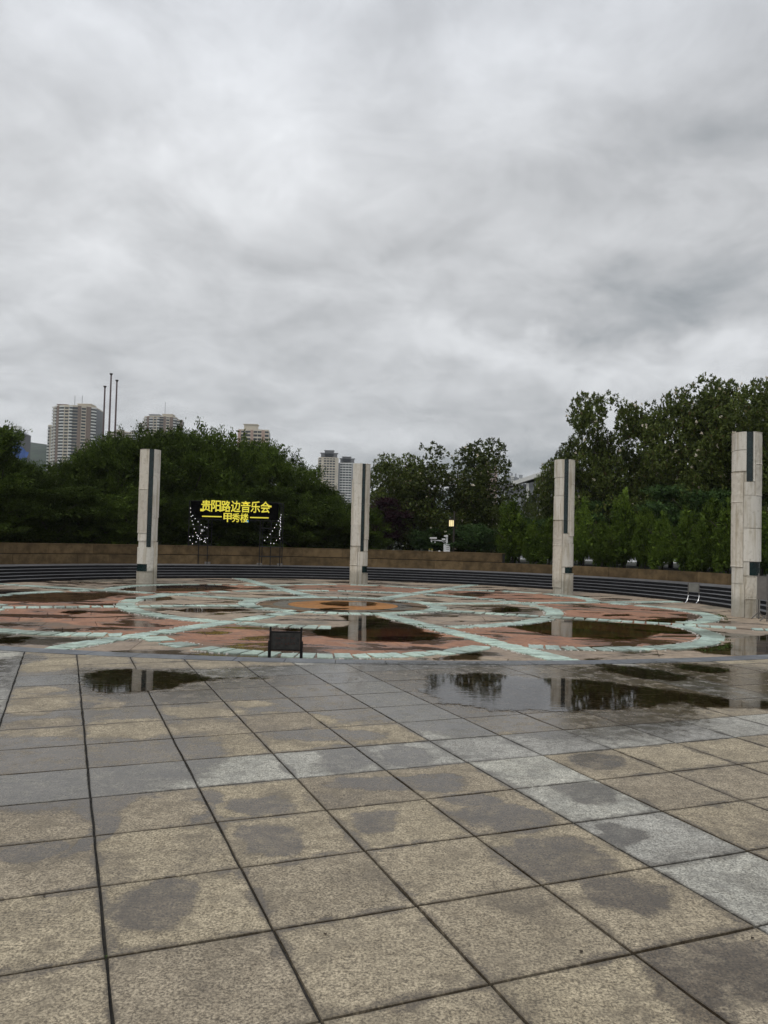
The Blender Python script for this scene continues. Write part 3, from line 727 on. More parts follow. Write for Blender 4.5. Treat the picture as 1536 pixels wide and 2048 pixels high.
for dy in (0, .9):
    for py in (1004, 1040): pipe((XL[0], dy, lp(466, py)[2]), (XR[2], dy, lp(466, py)[2]))
b = MB(); zb, zt_ = lp(466, 1038)[2], lp(466, 1004)[2]; b.box((0, -.045, (zb+zt_)/2), (lp(557, 1020)[0]-lp(382, 1020)[0], .03, zt_-zb)); bn = b.build('banner', M['banner'], stage)
bn.location.x = (lp(557, 1020)[0]+lp(382, 1020)[0])/2
b = MB(); x0, x1 = lp(402, 1070)[0], lp(514, 1070)[0]
for x, r_ in ((XL[0], 0), (XL[2], 0), (XR[0], 0), (XR[2], 0)):
    b = MB(); b.box((x, .1, .065), (.28, .2, .13)); b.build('ballast_block', M['board_grey'], stage)
def glyph(ch, size, off):
    cu = bpy.data.curves.new('letter', 'FONT'); cu.body = ch; cu.size = size; cu.offset = off; cu.extrude = .02; cu.resolution_u = 3
    t = bpy.data.objects.new('letter', cu); COL.objects.link(t); bpy.context.view_layer.update()
    me = bpy.data.meshes.new_from_object(t.evaluated_get(bpy.context.evaluated_depsgraph_get()))
    bpy.data.objects.remove(t); bpy.data.curves.remove(cu); me.name = 'letter'
    return me
def put_text(txt, x0, x1, y0, y1):
    n = len(txt)
    for i, ch in enumerate(txt):
        me = glyph(ch, 1.0, .013); co = np.empty(len(me.vertices)*3); me.vertices.foreach_get('co', co); co = co.reshape(-1, 3)
        if not len(co): continue
        ax, bx = x0+(x1-x0)*i/n, x0+(x1-x0)*(i+1)/n; l_, r_ = lp(ax, 1020)[0], lp(bx, 1020)[0]; zt, z0 = lp(466, y0)[2], lp(466, y1)[2]
        mn, mx = co.min(0), co.max(0); w_ = (r_-l_)*.97
        out = np.empty_like(co); out[:, 0] = (co[:, 0]-mn[0])/(mx[0]-mn[0])*w_+l_+(r_-l_)*.015
        out[:, 2] = z0+(co[:, 1]-mn[1])/(mx[1]-mn[1])*(zt-z0); out[:, 1] = -.09-co[:, 2]
        me.vertices.foreach_set('co', out.ravel()); me.materials.clear(); me.materials.append(M['yellow']); me.update()
        link('letter', me, stage)
put_text('贵阳路边音乐会', 403, 541, 1001.5, 1024.5)
put_text('甲秀楼', 448, 498, 1026.5, 1044.5)
def ybar(xa, xb, ya, yb, mt='yellow', nm='letter_bar'):
    l_, r_ = lp(xa, 1030)[0], lp(xb, 1030)[0]; z1, z0 = lp(466, ya)[2], lp(466, yb)[2]
    b = MB(); b.box(((l_+r_)/2, -.09, (z0+z1)/2), (r_-l_, .03, z1-z0)); b.build(nm, M[mt], stage)
ybar(405, 444, 1033, 1035.2); ybar(501, 538, 1033, 1035.2); ybar(401, 408, 1019, 1024); ybar(536, 543, 1009.5, 1013); ybar(492, 498, 1040, 1044, 'blue', 'blue_mark')
LD = [(147,183),(148,238),(178,287),(156,299),(212,330),(169,361),(252,374),(183,411),(297,416),(345,447),(376,457),(199,472),(338,500),(221,524),(290,535),(237,560),(253,573),(133,580),(180,578),(246,605),(275,603),(279,626),(302,621),(142,630),(350,608),(380,602),(225,655),(174,681),(333,650),(355,660),(345,640)]
RD = [(1411,277),(1404,311),(1396,330),(1403,345),(1372,360),(1400,372),(1405,388),(1345,415),(1396,420),(1403,440),(1319,457),(1405,476),(1290,503),(1392,503),(1258,547),(1389,560),(1221,590),(1393,610),(1182,635),(1346,631),(1268,674),(1310,677),(1389,530)]
for nm_, D, lab in (('L', LD, 'string of small white lights on the left tower of the stage frame'), ('R', RD, 'string of small white lights on the right tower of the stage frame')):
    pts = [at(360+x/6.98, 990+y/6.98, YS-.1) for x, y in D]; o = empty('string_lights', pts[0]); tag(o, lab, 'string lights', 'light strings on the stage frame')
    bm_ = MB()
    for a in range(3):
        for c_ in range(6):
            pass
    sph = MB(); sph.tube([(0, 0, -.024), (0, 0, -.016), (0, 0, 0), (0, 0, .016), (0, 0, .024)], [.005, .013, .016, .013, .005], 8); me = sph.mesh('bulb', M['bulb'])
    for q in pts: link('bulb', me, o, q-pts[0])
    wb = MB(); od = sorted(pts, key=lambda q: -q.z)
    for a, c_ in zip(od, od[1:]): wb.tube([a-pts[0]+Vector((0, .02, 0)), (a+c_)/2-pts[0]+Vector((0, .03, -.03)), c_-pts[0]+Vector((0, .02, 0))], .003, 4)
    wb.build('wire', M['black_metal'], o)
p = at(404.5, 1061, YS-.15); o = empty('floodlight', p); tag(o, 'small grey floodlight fixed to the left tower of the stage frame', 'floodlight')
MB().box((0, 0, 0), (.14, .08, .14)).build('housing', M['board_light'], o); MB().box((0, -.045, 0), (.11, .01, .11)).build('lens', M['white'], o); MB().box((.09, .03, 0), (.03, .03, .16)).build('bracket', M['black_metal'], o)

# ================================================================== SIGN BOARDS
pa, pb = at(540, 1300, 12.0), at(601.5, 1301.5, 12.0); wv = (pb-pa); o = empty('notice_board', ((pa.x+pb.x)/2, 12.0, PZ), 0); hw = wv.length/2
bz = lambda py: at(570, py, 12.0).z-PZ
tag(o, 'low black notice board on two posts, at the kerb of the round plaza', 'notice board')
for s_ in (-1, 1):
    MB().box((s_*hw, 0, bz(1254)/2), (.028, .028, bz(1254))).build('post', M['black_metal'], o)
    MB().box((s_*(hw+.016), .002, bz(1282)/2), (.028, .036, bz(1282))).build('post_sleeve', M['black_metal'], o)
for py in (1264, 1300): MB().box((0, 0, bz(py)), (hw*2-.03, .024, .022)).build('rail', M['black_metal'], o)
MB().box((0, 0, (bz(1265)+bz(1299))/2), (hw*2-.034, .014, bz(1265)-bz(1299))).build('panel', M['dark_panel'], o)
mt, n_ = newmat('faded_red_print'); n_.put(n_.bsdf, 'Base Color', (.06, .02, .014, 1)); n_.put(n_.bsdf, 'Roughness', .5)
b = MB()
for rz_ in (bz(1276), bz(1287)):
    for i in range(7):
        rr = random.Random(i+int(rz_*100)); x = -.14+i*.045
        for _ in range(2): b.box((x+rr.uniform(-.008, .008), -.0088, rz_+rr.uniform(-.01, .01)), (rr.uniform(.008, .024), .002, rr.uniform(.006, .022)))
tag(b.build('faded_print', mt, o), kind='stuff')
# board before the steps, right
pc = gr(1387, 1207, PZ); o = empty('steel_foot_sign', (pc.x, pc.y, PZ), R(-12)); o.scale = (K, K, K); tag(o, 'small grey sign on two curved steel feet before the black steps', 'sign')
for s_ in (-1, 1):
    x = s_*.15
    MB().tube([(x, 0, .62), (x, 0, .22)], .012, 8).build('post', M['grey_metal'], o)
    MB().tube([(x, 0, .24), (x-.01, -.03, .17), (x-.04, -.07, .08), (x-.10, -.12, .015)], .013, 8).build('foot', M['chrome'], o)
    MB().box((x+.02, -.03, .008), (.30, .05, .012)).build('foot_plate', M['grey_metal'], o)
MB().box((0, 0, .46), (.27, .02, .25)).build('panel', M['board_light'], o)
MB().box((0, 0, .61), (.31, .022, .018)).build('top_rail', M['grey_metal'], o)
# board at the right edge
p1, p2 = gr(1517, 1238, PZ), gr(1534, 1243, PZ); c_ = Vector(((p1.x+p2.x)/2, (p1.y+p2.y)/2, 0)); o = empty('tripod_sign', (c_.x, c_.y, PZ)); o.scale = (K, K, K)
tag(o, 'tall grey sign board on splayed feet beside the rightmost column', 'sign')
for q in (p1, p2):
    q = (Vector((q.x, q.y, 0))-c_)/K
    MB().tube([q+Vector((0, 0, 0)), q+Vector((0, 0, 1.06))], .016, 8).build('post', M['grey_metal'], o)
    for dx, dy in ((-.18, -.04), (.18, .04)): MB().tube([q+Vector((0, 0, .16)), q+Vector((dx, dy, .012))], .012, 6).build('foot', M['grey_metal'], o)
dv = Vector((p2.x-p1.x, p2.y-p1.y)); MB().box((0, 0, 0), (.24, .022, .52)).build('panel', M['board_grey'], o, loc=(-.0, 0, .73), rz=R(-18))
MB().box((0, 0, 0), (.26, .03, .02)).build('top_rail', M['grey_metal'], o, loc=(0, 0, 1.0), rz=R(-18))

# ================================================================== LAMP, CAMERAS, SMALL THINGS ON THE WALL
YL = 35.2*K; pb_ = at(906, 1108, YL); o = empty('street_lamp', (pb_.x, YL, Z(.7))); tag(o, 'dark street lamp with one glowing lantern above the wall', 'street lamp')
tp = at(909, 1022, YL); MB().tube([(0, 0, 0), (tp.x-pb_.x, 0, tp.z-Z(.7))], [.07, .05], 10).build('pole', M['lamp_dark'], o)
lc = at(902.5, 1046.5, YL); lx, lz = lc.x-pb_.x, lc.z-Z(.7)
MB().box((lx+.12, 0, lz+.25), (.44, .04, .04)).build('bracket', M['lamp_dark'], o)
MB().box((lx, 0, lz), (.26, .26, .35)).build('glass', M['lamp_glass'], o)
fr = MB()
for dx in (-.145, -.045, .05, .145):
    for dy in (-.145, .145): fr.box((lx+dx, dy, lz), (.02, .02, .39))
fr.box((lx, 0, lz+.20), (.36, .36, .04)); fr.box((lx, 0, lz-.195), (.31, .31, .026)); fr.build('frame', M['lamp_dark'], o)
YC = 34.9*K; q0 = at(893, 1108, YC); o = empty('camera_mast', (q0.x, YC, Z(.7))); tag(o, 'white mast with security cameras on a side arm and a control box', 'camera mast')
def L_(px, py): v = at(px, py, YC); return Vector((v.x-q0.x, 0, v.z-Z(.7)))
MB().tube([Vector((0, 0, 0)), L_(894, 1070)], .058, 10).build('mast', M['white'], o)
MB().tube([L_(893, 1082.5), L_(861, 1080)], .03, 8).build('arm', M['white'], o); MB().tube([L_(891, 1087), L_(883, 1082)], .014, 6).build('brace', M['white'], o)
bx = L_(893, 1096); MB().box((bx.x, -.12, bx.z), (.36, .16, .45)).build('control_box', M['white'], o)
for yy in (-.11, 0, .11): MB().box((bx.x+.05, -.202, bx.z+yy+.04), (.16, .004, .026)).build('box_slot', M['board_grey'], o)
for px, py in ((863, 1076), (870, 1076), (891.5, 1072), (887, 1078.5)):
    v = L_(px, py); cb = MB(); cb.box((v.x, -.05, v.z), (.20, .18, .09)).build('camera_head', M['white'], o); MB().tube([(v.x, -.02, v.z-.1), (v.x, -.02, v.z)], .014, 6).build('camera_stem', M['white'], o)
for px, py in ((870, 1084.5), (863, 1083)):
    v = L_(px, py); MB().tube([(v.x, 0, v.z+.06), (v.x, 0, v.z), (v.x, 0, v.z-.04)], [.02, .045, .03], 8).build('dome_camera', M['white'], o)
for i_, (px, py, lab) in enumerate(((859, 1101, 'short yellow post behind the parapet, left of its twin'), (864, 1102, 'short yellow and white post behind the parapet, the right one of two'))):
    v = at(px, py, 36.0*K); o = empty('bollard', (v.x, 36*K, Z(.7))); tag(o, lab, 'bollard', 'yellow posts behind the parapet')
    MB().tube([(0, 0, 0), (0, 0, v.z+.13-Z(.7))], .065, 10).build('post', M['yellow_post'], o); MB().tube([(0, 0, v.z-.07-Z(.7)), (0, 0, v.z+.02-Z(.7))], .068, 10).build('band', M['white'], o)
for px, sc_, lab in ((877, 1.0, 'scrap of white litter on the parapet, left of the control box'), (887, .7, 'smaller scrap of white litter lying nearest the mast on the parapet')):
    v = at(px, 1106, 34.35*K); q = Vector((v.x, S_C[1]+math.sqrt((13.9*K)**2-(v.x-S_C[0])**2), Z(1.205)))
    b = MB()
    for i in range(9):
        a = 2*PI*i/9
    ring = [(math.cos(a)*.06*sc_*random.uniform(.6, 1.3), math.sin(a)*.05*sc_*random.uniform(.6, 1.3)) for a in [2*PI*i/9 for i in range(9)]]
    b.add([(x, y, 0) for x, y in ring]+[(x*.6, y*.6, .05*sc_*random.uniform(.8, 1.2)) for x, y in ring]+[(0, 0, .04*sc_)], [(i, (i+1) % 9, 9+(i+1) % 9, 9+i) for i in range(9)]+[(9+i, 9+(i+1) % 9, 18) for i in range(9)])
    tag(b.build('litter', M['litter'], loc=q), lab, 'litter', 'litter on the parapet')
# railing glimpsed under the junipers
v0, v1 = at(1017, 1127, 52), at(1066, 1128, 52); o = empty('white_railing', (v0.x, 52, Z(.7))); tag(o, 'low white rail glimpsed under the junipers behind the wall', 'railing')
MB().tube([(0, 0, v0.z-Z(.7)), (v1.x-v0.x, 0, v0.z-Z(.7))], .045, 8).build('rail', M['white'], o)
for f_ in (0, .5, 1): MB().tube([((v1.x-v0.x)*f_, 0, -.02), ((v1.x-v0.x)*f_, 0, v0.z-Z(.7))], .04, 8).build('post', M['white'], o)
# flagpoles
for px, ty, d, lab in ((210, 772, 79, 'shortest of the three flagpoles, on the left'), (222.5, 747, 78, 'tallest flagpole, in the middle of three'), (234, 760, 79, 'middle height flagpole, on the right of three')):
    t = at(px, ty, d); bx = at(px-4, 1060, d); o = empty('flagpole', (t.x, d, .4)); tag(o, lab, 'flagpole', 'flagpoles beyond the trees')
    MB().tube([(0, 0, 0), (0, 0, t.z-.5)], [.14, .075], 10).build('pole', M['pole'], o); MB().tube([(0, 0, t.z-.60), (0, 0, t.z-.52), (0, 0, t.z-.40), (0, 0, t.z-.38)], [.07, .12, .17, .07], 10).build('finial', M['lamp_dark'], o)


# ================================================================== TREES
def unit(n):
    v = rng.normal(size=(n, 3)); return v/np.linalg.norm(v, axis=1)[:, None]
def leaves(cs, dirs, ln, wd, spread, flat=0.0):
    """one diamond leaf at every centre, pointing roughly along dirs"""
    n = len(cs); a = dirs+rng.normal(size=(n, 3))*spread; a /= np.linalg.norm(a, axis=1)[:, None]
    b = np.cross(a, np.array([0, 0, 1.0])+unit(n)*.75); b /= (np.linalg.norm(b, axis=1)[:, None]+1e-9)
    L = ln*rng.uniform(.65, 1.25, n)[:, None]; Wd = wd*rng.uniform(.7, 1.2, n)[:, None]
    v = np.stack([cs, cs+a*L*.5+b*Wd*.5, cs+a*L, cs+a*L*.5-b*Wd*.5], 1); return v.reshape(-1, 3)
def leafmesh(name, vlist, mat):
    v = np.concatenate(vlist).astype(np.float32); n = len(v)//4; me = bpy.data.meshes.new(name)
    me.vertices.add(n*4); me.vertices.foreach_set('co', v.ravel()); me.loops.add(n*4); me.loops.foreach_set('vertex_index', np.arange(n*4, dtype=np.int32))
    me.polygons.add(n); me.polygons.foreach_set('loop_start', np.arange(0, n*4, 4, dtype=np.int32)); me.polygons.foreach_set('loop_total', np.full(n, 4, dtype=np.int32))
    me.materials.append(mat); me.update(calc_edges=True); return me
def lobes_for(kind, rs):
    r = np.random.default_rng(rs); out = []
    if kind == 'conifer':           # crown 0..1 high, radius about .36
        for i in range(26):
            z = r.uniform(.10, .90); rad = .36*(1-((z-.34)/.72)**2)**.5*r.uniform(.45, 1.0); t = r.uniform(0, 2*PI)
            out.append((rad*math.cos(t), rad*math.sin(t), z, r.uniform(.10, .16), .055))
        out += [(0, 0, .5, .2, .3), (0, 0, .3, .25, .2), (0, 0, .75, .16, .16)]
        for i in range(5): out.append((r.uniform(-.14, .14), r.uniform(-.14, .14), r.uniform(.86, .97), .05, .05))
    elif kind == 'magnolia':
        for i in range(38):
            z = r.uniform(.08, .90); rad = .36*max(.05, (1-((z-.42)/.66)**2))**.5*r.uniform(.55, 1.1); t = r.uniform(0, 2*PI)
            s_ = r.uniform(.07, .15); out.append((rad*math.cos(t), rad*math.sin(t), z, s_, s_*.9))
        out += [(0, 0, .45, .20, .24)]
        for i in range(6):
            t = r.uniform(0, 2*PI); rr = r.uniform(.02, .26); out.append((rr*math.cos(t), rr*math.sin(t), .98-rr*.8, r.uniform(.04, .065), .05))
    elif kind == 'juniper':
        for i in range(16):
            z = r.uniform(.14, .74); rad = .29*(1-z)**.8*r.uniform(.4, 1.0); t = r.uniform(0, 2*PI)
            out.append((rad*math.cos(t), rad*math.sin(t), z, r.uniform(.07, .11), .13))
        out += [(0, 0, .30, .22, .17), (0, 0, .5, .16, .18), (0, 0, .72, .085, .15), (0, 0, .87, .045, .11)]
    else:                           # broad feathery dome
        for i in range(22):
            z = r.uniform(.35, .85); rad = .5*(1-((z-.35)/.62)**2)**.5*r.uniform(.4, 1.0); t = r.uniform(0, 2*PI)
            out.append((rad*math.cos(t), rad*math.sin(t), z, r.uniform(.12, .18), .05))
        out += [(0, 0, .5, .34, .24)]
    return np.array(out)
def crown(kind, H, seed, name, mat):
    lb = lobes_for(kind, seed); vol = lb[:, 3]**2*lb[:, 4]**.5; ws = vol/vol.sum(); V = []
    cfg = {'conifer': (560, 54, .15, .05, .5), 'magnolia': (3400, 10, .16, .080, .55), 'juniper': (420, 40, .10, .036, .5), 'feather': (620, 26, .15, .045, .5)}[kind]
    nt, nl, ln, wd, sp_ = cfg
    idx = rng.choice(len(lb), nt, p=ws); L_ = lb[idx]; u = unit(nt); rad = rng.uniform(.72, 1.06, nt)**.6
    tip = np.stack([L_[:, 0]+u[:, 0]*L_[:, 3]*rad, L_[:, 1]+u[:, 1]*L_[:, 3]*rad, L_[:, 2]+u[:, 2]*L_[:, 4]*rad], 1)*H
    tip = tip[tip[:, 2] > .05*H]; nt = len(tip)
    out = tip-np.array([0, 0, .42*H]); out /= np.linalg.norm(out, axis=1)[:, None]+1e-9
    if kind == 'conifer': out = out*np.array([1, 1, .15])+np.array([0, 0, .5]); 
    if kind == 'juniper': out = out*.45+np.array([0, 0, .9])
    if kind == 'feather': out = out*np.array([1, 1, .1])+np.array([0, 0, .1])
    if kind == 'magnolia': out = out*.6+np.array([0, 0, .6])+rng.normal(size=out.shape)*.35
    out /= np.linalg.norm(out, axis=1)[:, None]+1e-9
    cs = np.repeat(tip, nl, 0); d = np.repeat(out, nl, 0); n = len(cs)
    if kind == 'magnolia':
        rad_ = unit(n); cs = cs+d*rng.uniform(-.06, .10, n)[:, None]; V.append(leaves(cs, rad_*.9+d*.7, ln, wd, .2))
        k2 = rng.choice(nt, 60); fl = tip[k2]
    else:
        t_ = rng.uniform(-.38, .30, n)[:, None]; j = .10 if kind != 'juniper' else .06
        cs = cs+d*t_*(1.0 if kind != 'juniper' else .6)+rng.normal(size=(n, 3))*j*np.array([1, 1, .42 if kind != 'juniper' else 1.0])
        V.append(leaves(cs, d, ln, wd, sp_))
    # inner foliage that closes the crown
    m = 2600; idx = rng.choice(len(lb), m, p=ws); L_ = lb[idx]; u = unit(m)*rng.uniform(0, .72, m)[:, None]
    ic = np.stack([L_[:, 0]+u[:, 0]*L_[:, 3], L_[:, 1]+u[:, 1]*L_[:, 3], L_[:, 2]+u[:, 2]*L_[:, 4]], 1)*H
    V.append(leaves(ic, unit(m), .30, .18, .4))
    me = leafmesh(name, V, mat)
    bl = None
    if kind == 'magnolia':
        q = np.repeat(fl[:48]+(out[k2][:48]+(fl[:48]-np.array([0, 0, .42*H]))/H)*.16, 8, 0); bl = leafmesh('blossoms', [leaves(q, unit(len(q))*.8+np.array([0, 0, .6]), .13, .10, .2)], M['blossom'])
    return me, bl
def trunkmesh(H, seed, kind):
    rr = random.Random(seed); b = MB(); r0_ = .022*H
    z1 = H*(.75 if kind != 'feather' else .45); pts = [(rr.uniform(-.02, .02)*H*i/6, rr.uniform(-.02, .02)*H*i/6, z1*i/6-.1) for i in range(7)]
    b.tube(pts, [r0_*(1-.13*i) for i in range(7)], 9)
    for i in range(8):
        z = H*rr.uniform(.10 if kind != 'magnolia' else .16, .55); t = rr.uniform(0, 2*PI); l = H*rr.uniform(.16, .28); p = (0, 0, z)
        b.tube([p, (math.cos(t)*l*.5, math.sin(t)*l*.5, z+l*.35), (math.cos(t)*l, math.sin(t)*l, z+l*.75)], [r0_*.5, r0_*.32, r0_*.12], 6)
    return b.mesh('trunk', M['trunk'], True)
LIB = {}
for kind, H, nv, nm, mt in (('conifer', 6.5, 4, 'crown', 'leaf_dense'), ('magnolia', 8.0, 4, 'crown', 'leaf_magnolia'), ('juniper', 3.2, 4, 'crown', 'leaf_juniper'), ('feather', 5.0, 2, 'crown', 'leaf_feather')):
    LIB[kind] = [(H, *crown(kind, H, 10*i+len(kind), nm, M[mt]), trunkmesh(H, i, kind)) for i in range(nv)]
LIB['purple'] = [(H_, (lambda me: (me.materials.clear(), me.materials.append(M['leaf_purple']), me)[2])(c_.copy()), None, t_) for H_, c_, _b, t_ in LIB['feather'][:1]]
def ring_y(px, rad=13.95*K):        # depth at which the line of sight crosses the wall
    d = ray(px, 1090); sx = d.x/d.y; a = 1+sx*sx; b_ = -2*(sx*S_C[0]+S_C[1]); c_ = S_C[0]**2+S_C[1]**2-rad*rad
    return (-b_+math.sqrt(b_*b_-4*a*c_))/(2*a)
KN = {'conifer': 'conifer', 'magnolia': 'magnolia_tree', 'juniper': 'juniper', 'feather': 'feathery_tree', 'purple': 'purple_leaf_tree'}
def tree(kind, px, top, off, lab, group=None, wide=1.0, var=None, z0=Z(.7), cat='tree'):
    y = ring_y(px)+off*K; t = at(px, top, y); H, me, bl, tr = LIB[kind][(var if var is not None else tree.i) % len(LIB[kind])]; tree.i += 1
    s_ = (t.z-z0)/(H*.99); o = empty(KN[kind], (t.x, y, z0), random.uniform(0, 2*PI)); o.scale = (s_*wide, s_*wide, s_)
    tag(o, lab, cat, group); link('crown', me, o); link('trunk', tr, o)
    if bl: tag(link('blossoms', bl, o), kind='stuff')
    return o
tree.i = 0
def where(px):
    marks = [(-40, 'beyond the left edge of the view'), (20, 'at the left edge'), (75, 'under the blue netted building'), (135, 'under the tall balcony tower'), (180, 'right of the tall balcony tower'), (225, 'below the three flagpoles'), (262, 'just right of the flagpoles'),
             (300, 'behind the leftmost column'), (345, 'right of the leftmost column'), (385, 'above the left tower of the stage frame'), (430, 'above the first yellow letters'), (470, 'above the middle of the yellow letters'),
             (500, 'below the penthouse block'), (520, 'above the last yellow letters'), (560, 'above the right tower of the stage frame'), (600, 'just right of the stage frame'), (640, 'under the pair of pale towers'), (680, 'left of the second column'), (745, 'right of the second column')]
    return min(marks, key=lambda m_: abs(m_[0]-px))[1]
used = set()
GC = 'dense conifers behind the left half of the wall'
for j_, (px, top, off, wd) in enumerate([(-60, 835, 3, 1.0), (2, 854, 2.6, .75), (50, 915, 5, .7), (88, 938, 3, .8), (128, 918, 4.2, .75), (168, 898, 3, .8), (200, 880, 5, .75), (236, 872, 3, .8), (262, 862, 5.5, .75), (302, 850, 3.2, .85),
        (344, 856, 5.2, .8), (384, 846, 3.2, .85), (428, 862, 5.2, .8), (466, 860, 3.2, .8), (506, 876, 5, .8), (545, 888, 3.2, .8), (582, 906, 4.6, .8), (612, 930, 3, .75), (640, 962, 4, .8), (668, 985, 2.8, .85), (700, 1002, 4, .9), (748, 1012, 2.6, .9)]):
    l_ = 'dark dense conifer behind the wall, '+where(px)
    if l_ in used: l_ = 'second dark conifer, set a little deeper, '+where(px)
    used.add(l_); tree('conifer', px, top, off, l_, GC, wd*1.15)
GL = 'low conifers along the left half of the wall'
for j_, (px, top, off) in enumerate([(-30, 960, 1.6), (40, 968, 1.7), (105, 975, 1.5), (160, 965, 1.8), (215, 985, 1.5), (262, 970, 1.7), (335, 985, 1.6), (372, 975, 1.8), (430, 965, 2.2), (490, 970, 2.2), (545, 975, 1.8), (598, 985, 1.5), (650, 1010, 1.5), (690, 1020, 1.6)]):
    l_ = 'lower bushy conifer hard against the wall, '+where(px)
    if l_ in used: l_ = 'second lower bushy conifer against the wall, '+where(px)
    used.add(l_); tree('conifer', px, top, off, l_, GL, 1.5)
GM = 'magnolias with white blossoms behind the middle of the wall'
for px, top, off, wd, lab in [(762, 922, 7, .8, 'slim magnolia standing right of the second column'), (822, 912, 6, 1.0, 'magnolia with blossoms left of the broad middle magnolia'), (915, 880, 6, 1.15, 'broad tallest magnolia in the middle, behind the lit street lamp'),
        (868, 922, 4.5, 1.1, 'magnolia with low branches left behind the camera mast'), (948, 930, 5, .62, 'magnolia on the right shoulder of the broad middle one'), (985, 1008, 4.5, .55, 'low magnolia at the foot of the distant grey towers')]:
    tree('magnolia', px, top, off, lab, GM, wd)
tree('purple', 778, 985, 3.5, 'purple leaved tree between the second column and the magnolias', None, .9)
for px, top, off, wd, lab in [(950, 1035, 2.2, 1.2, 'dark feathery shrub tree right of the street lamp'), (1382, 953, 4.2, 1.05, 'dark green feathery dome over the junipers, left of the last column'), (1140, 1000, 5, 1.0, 'feathery dark tree behind the third column'),
        (1235, 990, 5.5, 1.0, 'feathery dark tree behind the middle junipers'), (1470, 975, 4.5, .9, 'feathery dark tree behind the largest column'), (850, 1050, 2.6, 1.0, 'low dark feathery tree left of the camera mast'), (1040, 1010, 6, .9, 'dark feathery tree under the white gabled house')]:
    tree('feather', px, top, off, lab, 'feathery leaved trees behind the wall', wd)
GR = 'magnolias with white blossoms on the right'
for px, top, off, wd, lab in [(1078, 955, 9, .5, 'small magnolia before the white gabled house'), (1128, 905, 8, .6, 'magnolia whose crown rises behind the third column'), (1165, 858, 7, .7, 'magnolia just right of the third column'),
        (1222, 790, 7, .8, 'pointed tall magnolia between the third and fourth columns'), (1282, 822, 8, .7, 'magnolia left of the thin distant mast'), (1345, 805, 7, .7, 'magnolia right of the thin distant mast'),
        (1400, 786, 8.5, .75, 'tall magnolia left of the largest column'), (1452, 772, 7, .75, 'tall magnolia above the largest column, left side'), (1508, 756, 8, .8, 'highest magnolia, at the right edge over the largest column'), (1560, 765, 7, .8, 'magnolia cut by the right edge of the view')]:
    tree('magnolia', px, top, off, lab, GR, wd)
GJ = 'bright green junipers along the right half of the wall'
for j_, (px, top, off, wd) in enumerate([(1028, 994, 2.0, 1.25), (1068, 1035, 1.7, 1.2), (1100, 1030, 2.2, 1.1), (1168, 996, 2.0, 1.1), (1205, 1040, 1.6, 1.2), (1250, 972, 2.6, 1.05), (1292, 1008, 2.0, 1.1), (1326, 1022, 1.8, 1.2), (1372, 1012, 2.0, 1.15), (1405, 1030, 1.6, 1.1), (1426, 988, 2.6, 1.05), (1458, 996, 2.0, 1.1), (1524, 1015, 2.2, 1.2), (1570, 1000, 2.2, 1.2)]):
    names = ['leftmost bright juniper, standing alone left of the third column', 'short bright juniper next to the third column on its left', 'bright juniper partly hidden by the third column', 'pointed juniper just right of the third column', 'short juniper between two pointed ones, right of the third column',
             'tallest pointed juniper, midway between the third and fourth columns', 'juniper right of the tallest pointed one', 'short wide juniper under the feathery dome', 'juniper in front of the feathery dome', 'short juniper left of the twin tops near the last column', 'left of the twin pointed junipers near the last column',
             'right of the twin pointed junipers, touching the last column', 'juniper seen right of the largest column', 'juniper at the right edge beyond the largest column']
    tree('juniper', px, top, off, names[j_], GJ, wd*.80)

# weeds in the joints
wv_ = []
def weed_at(px, py, r_, n, z=PZ, ls=.055):
    c = gr(px, py, z); a = rng.uniform(0, 2*PI, n := max(6, n//2)); q = rng.uniform(0, r_, n); cs = np.stack([c.x+np.cos(a)*q, c.y+np.sin(a)*q*1.5, np.full(n, z+.005)], 1)
    d = unit(n)*.8+np.array([0, 0, .6]); wv_.append(leaves(cs, d, ls, ls*.4, .3))
for px, py, r_, n in [(1446, 1234, .13, 70), (1440, 1232, .13, 60), (1435, 1231, .1, 40), (1452, 1240, .1, 40), (1446, 1296, .13, 70), (1452, 1291, .13, 60), (1438, 1299, .13, 60), (1458, 1282, .08, 30), (1424, 1302, .08, 30), (838, 1252, .13, 40), (850, 1257, .13, 30), (870, 1262, .08, 16), (1055, 1206, .3, 50), (1048, 1207, .25, 40), (640, 1179, .25, 30), (648, 1184, .25, 30), (1410, 1304, .1, 30)]:
    weed_at(px, py, r_, n)
weed_at(213, 1916, .010, 9, 0, .016)
tag(link('weeds', leafmesh('weeds', wv_, M['weed'])), kind='stuff')
for px, py, lab in [(1163, 1905, 'small dark dead leaf on the tile in the near right'), (1505, 1878, 'dead leaf by the dark wet patch at the right edge'), (650, 1870, 'dark spot of a dead leaf near the bottom middle'), (88, 1794, 'small dead leaf on the tile near the left edge')]:
    c = gr(px, py); b = MB(); s_ = .011; b.add([(-s_, 0, .002), (-s_*.2, -s_*.7, .006), (s_*1.2, 0, .003), (0, s_*.7, .007), (0, 0, .001)], [(0, 1, 4), (1, 2, 4), (2, 3, 4), (3, 0, 4)])
    tag(b.build('dead_leaf', M['dead_leaf'], loc=(c.x, c.y, .001), rz=random.uniform(0, 6)), lab, 'leaf', 'dead leaves on the tiles')

